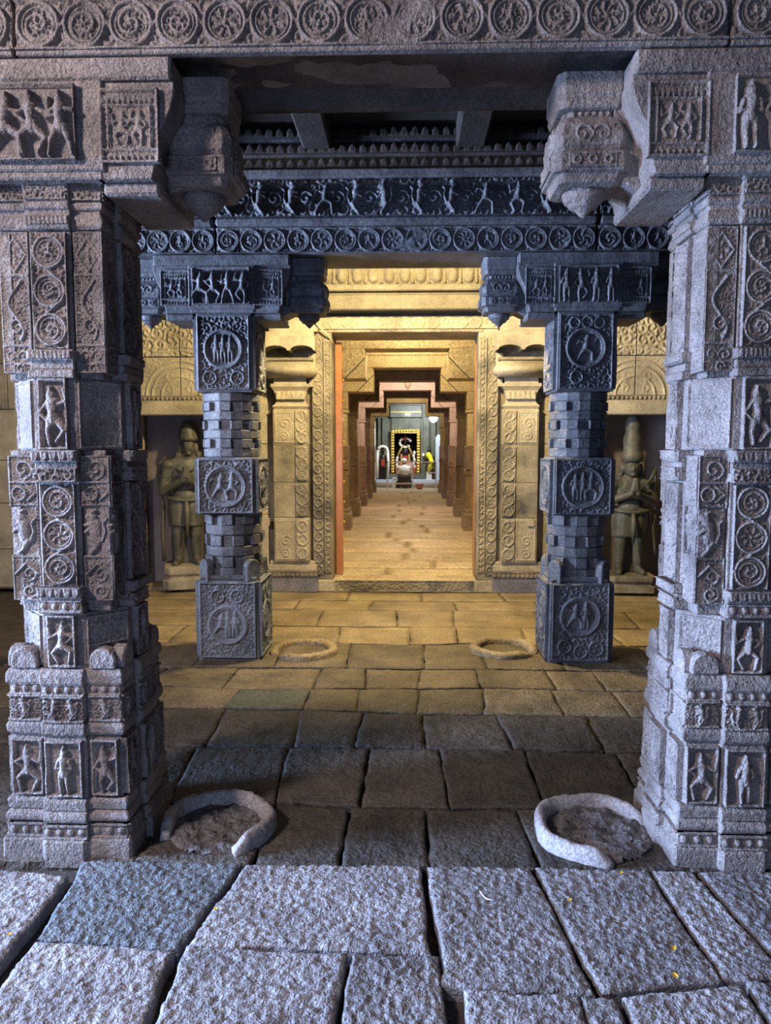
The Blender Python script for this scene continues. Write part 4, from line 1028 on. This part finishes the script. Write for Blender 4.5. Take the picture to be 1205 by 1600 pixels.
# ================================================================== CORRIDOR PILLARS AND BEAMS
ordn = ['first', 'second', 'third', 'fourth', 'fifth', 'sixth']
FY = [9.97, 12.36, 14.85, 17.4, 19.95, 22.5]
def corr_pillar_meshes():
    d = {}
    d['base'] = MB().loft([(.1, sq(.26)), (.40, sq(.26)), (.42, sq(.235)), (.46, sq(.245)), (.50, sq(.23))]).mesh('base_block', .008)
    d['lo'] = MB().loft([(.50, octa(.22, .14)), (1.05, octa(.22, .14)), (1.06, octa(.235, .15)), (1.14, octa(.235, .15)), (1.15, octa(.215, .13))]).mesh('lower_shaft', .004)
    d['mid'] = MB().loft([(1.15, sq(.225)), (1.55, sq(.225))]).mesh('middle_block', .01)
    d['up'] = MB().loft([(1.55, octa(.205, .13)), (2.10, octa(.20, .13)), (2.11, octa(.225, .15)), (2.16, octa(.225, .15))]).mesh('upper_shaft', .004)
    d['top'] = MB().loft([(2.16, sq(.215)), (2.46, sq(.22))]).mesh('top_block', .01)
    pr_ = [(-.60, 2.83), (-.60, 2.66), (-.57, 2.60), (-.585, 2.52), (-.55, 2.455), (.55, 2.455), (.585, 2.52), (.57, 2.60), (.60, 2.66), (.60, 2.83)]
    pr_ = [(-.64, 2.85), (-.655, 2.82), (-.655, 2.45), (.655, 2.45), (.655, 2.82), (.64, 2.85)]
    d['corbel'] = MB().prism(pr_, -.23, .23).mesh('corbel', .012)
    for ky, e in (('facet', 1), ('facet2', -1)):
        a, b, c = (e * .39, 2.45), (e * .66, 2.72), (e * .66, 2.45)
        vs = [(a[0], -.262, a[1]), (b[0], -.262, b[1]), (c[0], -.330, c[1]), (a[0], -.22, a[1]), (b[0], -.22, b[1]), (c[0], -.22, c[1])]
        d[ky + '_groove_shade'] = MB().prism([(a[0], a[1]), (a[0] - e * .022, a[1]), (b[0], b[1] + .022), (b[0], b[1])], -.240, -.2295).mesh('groove_shade')  # flat dark bar paints the shade of the diagonal corbel groove
        d[ky] = MB().add(vs, [(0, 1, 2), (3, 5, 4), (0, 3, 4, 1), (1, 4, 5, 2), (2, 5, 3, 0)]).mesh('corbel_facet')
    return d
CPM = {mk: corr_pillar_meshes() for mk in ('corr', 'corr_d', 'corr_p')}
for i, fy in enumerate(FY):
    mk = ['corr', 'corr', 'corr_d', 'corr_p', 'corr_d', 'corr_d'][i]  # darker stone on unlit bays puts their shade into the colour
    for s_ in (-1, 1):
        t = thing('corridor_pillar', '%s pillar from the doorway on the %s side of the lit corridor' % (ordn[i], 'left' if s_ < 0 else 'right'), 'pillar', (s_ * 1.215 - .01, fy + .25, 0), group='corridor pillars')
        for key, nm in (('base', 'base_block'), ('lo', 'lower_shaft'), ('mid', 'middle_block'), ('up', 'upper_shaft'), ('top', 'top_block'), ('corbel', 'corbel')):
            link(nm, CPM[mk][key], 'corr_o' if key in ('base', 'lo', 'mid') else mk, t)
        fk = 'facet' if s_ < 0 else 'facet2'
        cf = link('corbel_facet', CPM[mk][fk], mk, t); link('groove_shade', CPM[mk][fk + '_groove_shade'], 'mortar', cf)
    t = thing('corridor_beam', '%s ceiling beam from the doorway across the lit corridor' % ordn[i], 'beam', (0, fy + .25, 2.85), group='corridor beams')
    MB().box(-2.0, 2.0, -.21, .21, 0, .20).build('beam_stone', mk, t, bevel=.01)
    MB().box(-2.0, 2.0, -.235, .235, .20, .34).build('beam_fillet', mk, t, bevel=.01)
    if i == 3: MB().loft([(.02, ngon(.02, 8)), (.10, ngon(.07, 8)), (.17, ngon(.085, 8)), (.19, ngon(.05, 8))], True).build('boss', 'tan', t, (0, -.2, -.0))
    # longitudinal beams between the bays
    if i < 5:
        for s_ in (-1, 1):
            tt = MB().box(s_ * 1.215 - .2, s_ * 1.215 + .2, fy + .5, FY[i + 1] + .02, 2.86, 3.12).build('side_beam', 'corr_d', bevel=.01)
            tag(tt, '%s side beam along the %s of the corridor ceiling' % (ordn[i], 'left' if s_ < 0 else 'right'), 'beam', 'corridor side beams')

# ================================================================== SHRINE AT THE END
we = MB()
for x0, x1, z0, z1 in ((-2.4, -.60, .1, 3.42), (.46, 2.4, .1, 3.42), (-.60, .46, 2.62, 3.42)):
    we.box(x0, x1, 26.2, 26.6, z0, z1)
we.box(-.7, .6, 27.4, 27.6, .1, 3.4).box(-.8, -.60, 26.6, 27.5, .1, 3.4).box(.46, .66, 26.6, 27.5, .1, 3.4).box(-.7, .6, 26.6, 27.5, 2.7, 2.9)
wall_e = we.build('wall_end', 'shr'); structure(wall_e)
for x, w_ in ((-.80, .20), (-1.0, .10), (.66, .22), (.92, .14)):
    MB().box(x - w_ / 2, x + w_ / 2, 26.08, 26.22, .5, 2.55).build('pilaster_strip', 'shr', wall_e, bevel=.01)
MB().box(-.58, .46, 26.14, 26.5, 2.10, 2.62).build('header_slab', 'shr', wall_e, bevel=.01)
MB().box(-.62, .50, 26.02, 26.22, 2.55, 2.98).build('shrine_lintel', 'shr', wall_e, bevel=.02)
MB().box(-.60, .48, 25.98, 26.22, 2.72, 2.76).build('lintel_fillet', 'goldp', wall_e)
MB().box(-.7, .6, 27.36, 27.395, .1, 3.3).build('sanctum_back', 'inner', wall_e)
# platform
pf = thing('shrine_platform', 'stepped stone platform with a blue-lit pale edge in front of the shrine', 'platform', (-.05, 25.9, .115))
MB().box(-1.3, 1.3, -.60, .28, 0, .10).build('step', 'corr_d', pf, bevel=.01)
MB().box(-1.3, 1.3, -.42, .28, .10, .28).build('marble_riser', 'bluemarble', pf, bevel=.01)
MB().box(-1.1, 1.1, -.1, .28, .28, .46).build('upper_step', 'shr', pf, bevel=.01)
# gilded frame
gf = thing('gilded_frame', 'ornate gilded door frame around the shrine idol', 'frame', (-.07, 26.0, .58))
fm = HM(.115, 1.5, .012, 500); fm.vbeads(.058, .04, .10); fm.vbar(0, .012); fm.vbar(.10, .12); fmm = fm.mesh('gilded_upright', .03, .06)
for s_ in (-1, 1): link('gilded_upright', fmm, 'gold', gf, (s_ * .45, 0, 0))
fm = HM(1.02, .13, .012, 501); fm.beads(.065, .045, .10); fm.bar(0, .012); fm.bar(.115, .13); link('gilded_header', fm.mesh('gilded_header', .03, .06), 'gold', gf, (0, 0, 1.42))
# pedestal, altar table
pd = thing('brass_pedestal', 'brass lotus pedestal below the shrine idol', 'pedestal', (-.07, 26.14, .40))
MB().loft([(.18, sq(.36, .11)), (.24, sq(.38, .13)), (.32, sq(.35, .11)), (.36, sq(.375, .13))]).build('lotus_base', 'gold', pd, bevel=.02)
at = thing('altar_table', 'low red altar table before the shrine idol', 'table', (-.07, 25.90, .575))
MB().box(-.36, .36, -.08, .08, .17, .22).build('table_top', 'redw', at, bevel=.01)
MB().box(-.33, .33, -.06, .06, .11, .17).build('apron', 'red', at)
for sx in (-.31, .31):
    for sy in (-.05, .05): MB().box(sx - .02, sx + .02, sy - .02, sy + .02, 0, .17).build('leg', 'redw', at)
# idol
idl = thing('shrine_idol', 'black seated stone idol with white flower halo and gold garments', 'idol', (-.08, 26.55, .47))
MB().box(-.45, .45, -.3, .3, -.355, .42).build('throne', 'redw', idl, bevel=.02)
blob('idol_body', [('e', (0, 0, .62), (.30, .16, .14)), ('e', (0, 0, .86), (.17, .12, .24)), ('c', (-.15, 0, 1.0), .07, (-.28, -.1, .72), .05), ('c', (.15, 0, 1.0), .07, (.28, -.1, .72), .05),
    ('c', (0, 0, 1.05), .06, (0, 0, 1.15), .06), ('e', (0, -.02, 1.23), (.085, .09, .11)), ('c', (0, 0, 1.32), .07, (0, 0, 1.50), .03), ('c', (-.25, -.1, .55), .08, (.2, -.16, .52), .07), ('c', (.25, -.1, .55), .08, (-.2, -.16, .52), .07)], .02, 'black', idl, 3)
MB().tube([(.20 * math.cos(a), -.12, 1.20 + .16 * math.sin(a)) for a in np.linspace(.2, 5.6, 20)], .045).build('flower_halo', 'flower', idl)
MB().ball((-.02, -.16, 1.34), (.07, .04, .07)).build('red_flower', 'red', idl)
for s_ in (-1, 1):
    MB().tube([(s_ * .06, -.16, 1.12), (s_ * .17, -.18, .95), (s_ * .30, -.2, .66)], [.03, .035, .04]).build('gold_sash', 'goldp', idl)
    MB().box(s_ * .14 - .035, s_ * .14 + .035, -.24, -.18, .42, .80).build('side_cloth', 'goldp', idl, bevel=.01)
MB().box(-.10, .10, -.23, -.17, .44, .74).build('apron_cloth', 'red', idl, bevel=.02)
MB().box(-.22, .22, -.25, -.16, .42, .50).build('gold_border', 'gold', idl, bevel=.01)
for s_, h in ((-1, .40), (1, .62)):
    t = thing('flower_garland', 'white flower bundle standing on the %s of the idol' % ('left' if s_ < 0 else 'right'), 'garland', (-.07 + s_ * .30, 26.14, .765))
    for q in range(5): MB().ball((.012 * (-1) ** q, 0, .05 + h * q / 5), (.05, .05, h / 8)).build('blossom', 'flower', t)
pk = MB().loft([(0, sq(.15, .05)), (.13, sq(.14, .045)), (.16, sq(.10, .03))]).build('pink_bundle', 'pink', None, (.09, 25.88, .795), bevel=.02)
tag(pk, 'pink folded cloth bundle on the altar table', 'cloth bundle')
# oil lamps on the jambs
for s_ in (-1, 1):
    b_ = thing('jamb_lamp', 'small lit lamp on the %s jamb of the shrine' % ('left' if s_ < 0 else 'right'), 'lamp', (-.07 + s_ * .62, 25.98, 1.22))
    MB().loft([(-.05, ngon(.015, 8)), (-.01, ngon(.035, 8)), (0, ngon(.04, 8))]).build('lamp_cup', 'gold', b_)
    MB().ball((0, 0, .03), (.022, .022, .035)).build('flame', 'bulb', b_)
for k, x in enumerate((-.05, .06)):
    b_ = thing('lintel_bulb', '%s of two small bulbs glowing on the shrine lintel' % ('left' if k == 0 else 'right'), 'lamp', (x, 25.95, 2.66))
    MB().loft([(.02, ngon(.02, 8)), (.06, ngon(.02, 8))]).build('bulb_holder', 'goldp', b_); MB().ball((0, 0, 0), .028).build('bulb', 'bulb', b_)
# white globe lamp hung on the right
gl = thing('globe_lamp', 'round white globe lamp hanging at the upper right of the shrine', 'lamp', (.88, 25.3, 2.50))
MB().ball((0, 0, 0), (.14, .14, .15), 16, 12).build('globe', 'globe', gl); MB().tube([(0, 0, .14), (0, 0, .9)], .012).build('stem', 'steel', gl)
# side figures draped in garlands, with tall pale screens
def side_figure(label, x, mat_c, kind):
    t = thing('shrine_attendant_statue', label, 'statue', (x, 25.62, .396))
    blob('figure_body', [('c', (-.06, 0, .0), .05, (-.07, 0, .42), .07), ('c', (.06, 0, .0), .05, (.07, 0, .42), .07), ('e', (0, 0, .62), (.13, .09, .26)), ('c', (0, 0, .85), .05, (0, 0, .92), .05), ('e', (0, -.01, 1.0), (.07, .075, .09)), ('c', (0, 0, 1.08), .06, (0, 0, 1.20), .03),
        ('c', (-.13, 0, .8), .04, (-.19, -.04, .56), .035), ('c', (.13, 0, .8), .04, (.19, -.04, .56), .035)], .02, 'black', t, 3)
    if kind == 'y':
        MB().loft([(-.02, sq(.10, .1)), (.28, octa(.11, .06).__class__(sq(.09, .09)))]).build('skirt', 'white', t, bevel=.02)
        MB().tube([(-.03, -.1, .30), (.05, -.13, .45), (.08, -.13, .62), (.0, -.13, .80), (-.06, -.11, .92)], [.06, .10, .085, .10, .07]).build('yellow_drape', 'yellow', t)
    else:
        MB().tube([(.16 * math.cos(a), -.08, 1.0 + .14 * math.sin(a)) for a in np.linspace(-.3, 3.5, 14)], .05).build('flower_arch', 'flower', t)
        for s_ in (-1, 1): MB().tube([(s_ * .17, -.08, 1.0), (s_ * .19, -.1, .6), (s_ * .18, -.08, .05)], [.045, .05, .04]).build('garland_strand', 'flower', t)
        MB().box(-.06, .08, -.13, -.08, .45, .70).build('red_cloth', 'red', t, bevel=.01)
    return t
side_figure('dark attendant statue hung with white flower strands left of the shrine', -.86, 'white', 'w')
side_figure('dark attendant statue draped in bright yellow cloth right of the shrine', .75, 'yellow', 'y')
sc_ = MB().box(-.10, .10, 0, .03, 0, 1.45).loft([(1.45, [(-.10, 0), (.10, 0), (.10, .03), (-.10, .03)]), (1.55, [(-.03, 0), (.03, 0), (.03, .03), (-.03, .03)])]).build('pale_screen', 'bluemarble', None, (1.07, 25.55, .396), bevel=.006)
tag(sc_, 'narrow blue-lit pale panel standing at the right of the shrine', 'panel')
sc2 = MB().box(-.035, .035, 0, .05, 0, 2.0).box(-.05, .05, -.01, .06, 0, .06).build('white_post', 'white', None, (-1.14, 25.5, .396), bevel=.006)
tag(sc2, 'tall white post at the far left of the shrine', 'post')
# railing
ra = thing('steel_railing', 'low steel railing around the seated person before the shrine', 'railing', (0, 24.2, .13))
for x in (-.66, .16, .93): MB().box(x - .018, x + .018, -.018, .018, 0, .92).build('post', 'steel', ra)
for x in (.68,): MB().box(x - .012, x + .012, -.012, .012, .55, .92).build('short_post', 'steel', ra)
for x0, x1, z in ((-.66, .93, .90), (-1.1, .99, .19), (.68, .93, .55)): MB().box(x0, x1, -.015, .015, z - .018, z + .018).build('rail', 'steel', ra)
# seated person seen from behind
pe = thing('person', 'person seated low before the shrine, seen from behind, white top and dark lower garment', 'person', (-.10, 24.75, .13))
blob('body', [('e', (0, .02, .58), (.16, .10, .22)), ('c', (0, .04, .78), .05, (-.01, .06, .84), .05), ('e', (-.02, .07, .90), (.075, .085, .10)), ('c', (-.16, .02, .70), .05, (-.22, .10, .48), .042), ('c', (-.22, .10, .48), .04, (-.20, .28, .42), .035),
    ('c', (.16, .02, .70), .05, (.21, .12, .48), .042), ('c', (.21, .12, .48), .04, (.12, .30, .42), .035), ('e', (0, .0, .40), (.19, .15, .14)), ('c', (-.10, .05, .38), .085, (-.16, .42, .38), .06), ('c', (.10, .05, .38), .085, (.14, .42, .38), .06),
    ('c', (-.16, .42, .38), .06, (-.16, .40, .05), .045), ('c', (.14, .42, .38), .06, (.15, .40, .05), .045), ('c', (-.16, .40, .04), .04, (-.16, .52, .03), .03), ('c', (.15, .40, .04), .04, (.15, .52, .03), .03)], .014, 'skin', pe, 4)
blob('white_top', [('e', (0, .01, .60), (.185, .125, .20)), ('c', (-.155, .02, .70), .065, (-.21, .09, .52), .055), ('c', (.155, .02, .70), .065, (.20, .10, .52), .055)], .014, 'white', pe, 3)
blob('head_cloth', [('e', (-.02, .065, .945), (.10, .105, .07)), ('c', (-.09, .04, .93), .035, (.06, .04, .93), .035)], .012, 'white', pe, 2)
blob('lower_garment', [('e', (0, .0, .38), (.215, .17, .14)), ('c', (-.09, .05, .36), .11, (-.16, .40, .36), .09), ('c', (.10, .05, .36), .11, (.14, .40, .36), .09), ('c', (-.12, .0, .32), .1, (-.20, .06, .12), .10), ('c', (.12, 0, .32), .1, (.17, .06, .12), .10), ('e', (0, -.02, .15), (.24, .16, .13))], .016, 'trouser', pe, 3)
sl = thing('low_stool', 'low dark stool under the seated person', 'stool', (-.10, 24.75, .13))
MB().box(-.16, .16, -.14, .14, .17, .21).build('stool_top', 'redw', sl, bevel=.01)
for sx in (-.13, .13):
    for sy in (-.11, .11): MB().box(sx - .018, sx + .018, sy - .018, sy + .018, 0, .17).build('leg', 'redw', sl)
bk_ = thing('clay_bowl', 'reddish clay bowl on the floor behind the railing, right of the seated person', 'bowl', (.40, 24.45, .13))
MB().loft([(0, ngon(.07, 16)), (.02, ngon(.09, 16)), (.10, ngon(.13, 16)), (.16, ngon(.135, 16)), (.165, ngon(.125, 16)), (.10, ngon(.11, 16)), (.04, ngon(.07, 16))], True).build('bowl_body', 'terracotta', bk_)
MB().tube([(.13 * math.cos(a), .13 * math.sin(a), .162) for a in np.linspace(0, 2 * PI, 21)], .012).build('bowl_rim', 'terracotta', bk_)
bs = thing('white_box', 'small white box on the step left of the seated person', 'box', (-.44, 25.1, .13))
MB().box(-.07, .07, -.06, .06, 0, .34).build('box_body', 'white', bs, bevel=.008); MB().box(-.075, .075, -.065, .065, .30, .35).build('box_lid', 'white', bs, bevel=.008)

# ================================================================== SMALL THINGS ON THE NEAR FLOOR
def petal(x, y, r, rz, label):
    vs = []; fs = []; n = 7
    for i in range(n):
        for j in range(5):
            u = i / (n - 1); v = (j - 2) / 2
            wd_ = math.sin(PI * (0.1 + .85 * u)) * .5
            vs.append((r * (u - .5) * 1.5, r * v * wd_, .012 + r * (.35 * (u - .5) ** 2 + .25 * v * v * wd_)))
    for i in range(n - 1):
        for j in range(4): fs.append((i * 5 + j, (i + 1) * 5 + j, (i + 1) * 5 + j + 1, i * 5 + j + 1))
    m = MB().add(vs, fs, True); m.add([(a, b, c - .002) for a, b, c in vs], [tuple(reversed(f)) for f in fs], True)
    o = m.build('flower_petal', 'petal', None, (x, y, 0), rz)
    tag(o, label, 'petal', 'fallen yellow petals')
petal(.555, 2.395, .012, .3, 'yellow petal on the slab in front of the right stone ring')
petal(.823, 2.161, .015, 1.1, 'yellow petal on the right front slab, farther of two close together')
petal(.785, 2.043, .014, 2.0, 'yellow petal nearest the bottom edge, on the right front slab')
petal(.777, 2.562, .013, .8, 'yellow petal lying against the outside of the right stone ring')
petal(-.637, 2.311, .010, .2, 'tiny yellow petal beside the bluish slab on the left')
petal(-1.255, 2.165, .010, .9, 'tiny yellow petal on the leftmost front slab')
th = MB().tube([(.255, 2.43, .014), (.262, 2.405, .015), (.272, 2.39, .014), (.288, 2.383, .014), (.303, 2.385, .013)], .0022, 6).build('white_thread', 'thread')
tag(th, 'short curled white thread on the middle front slab', 'thread')
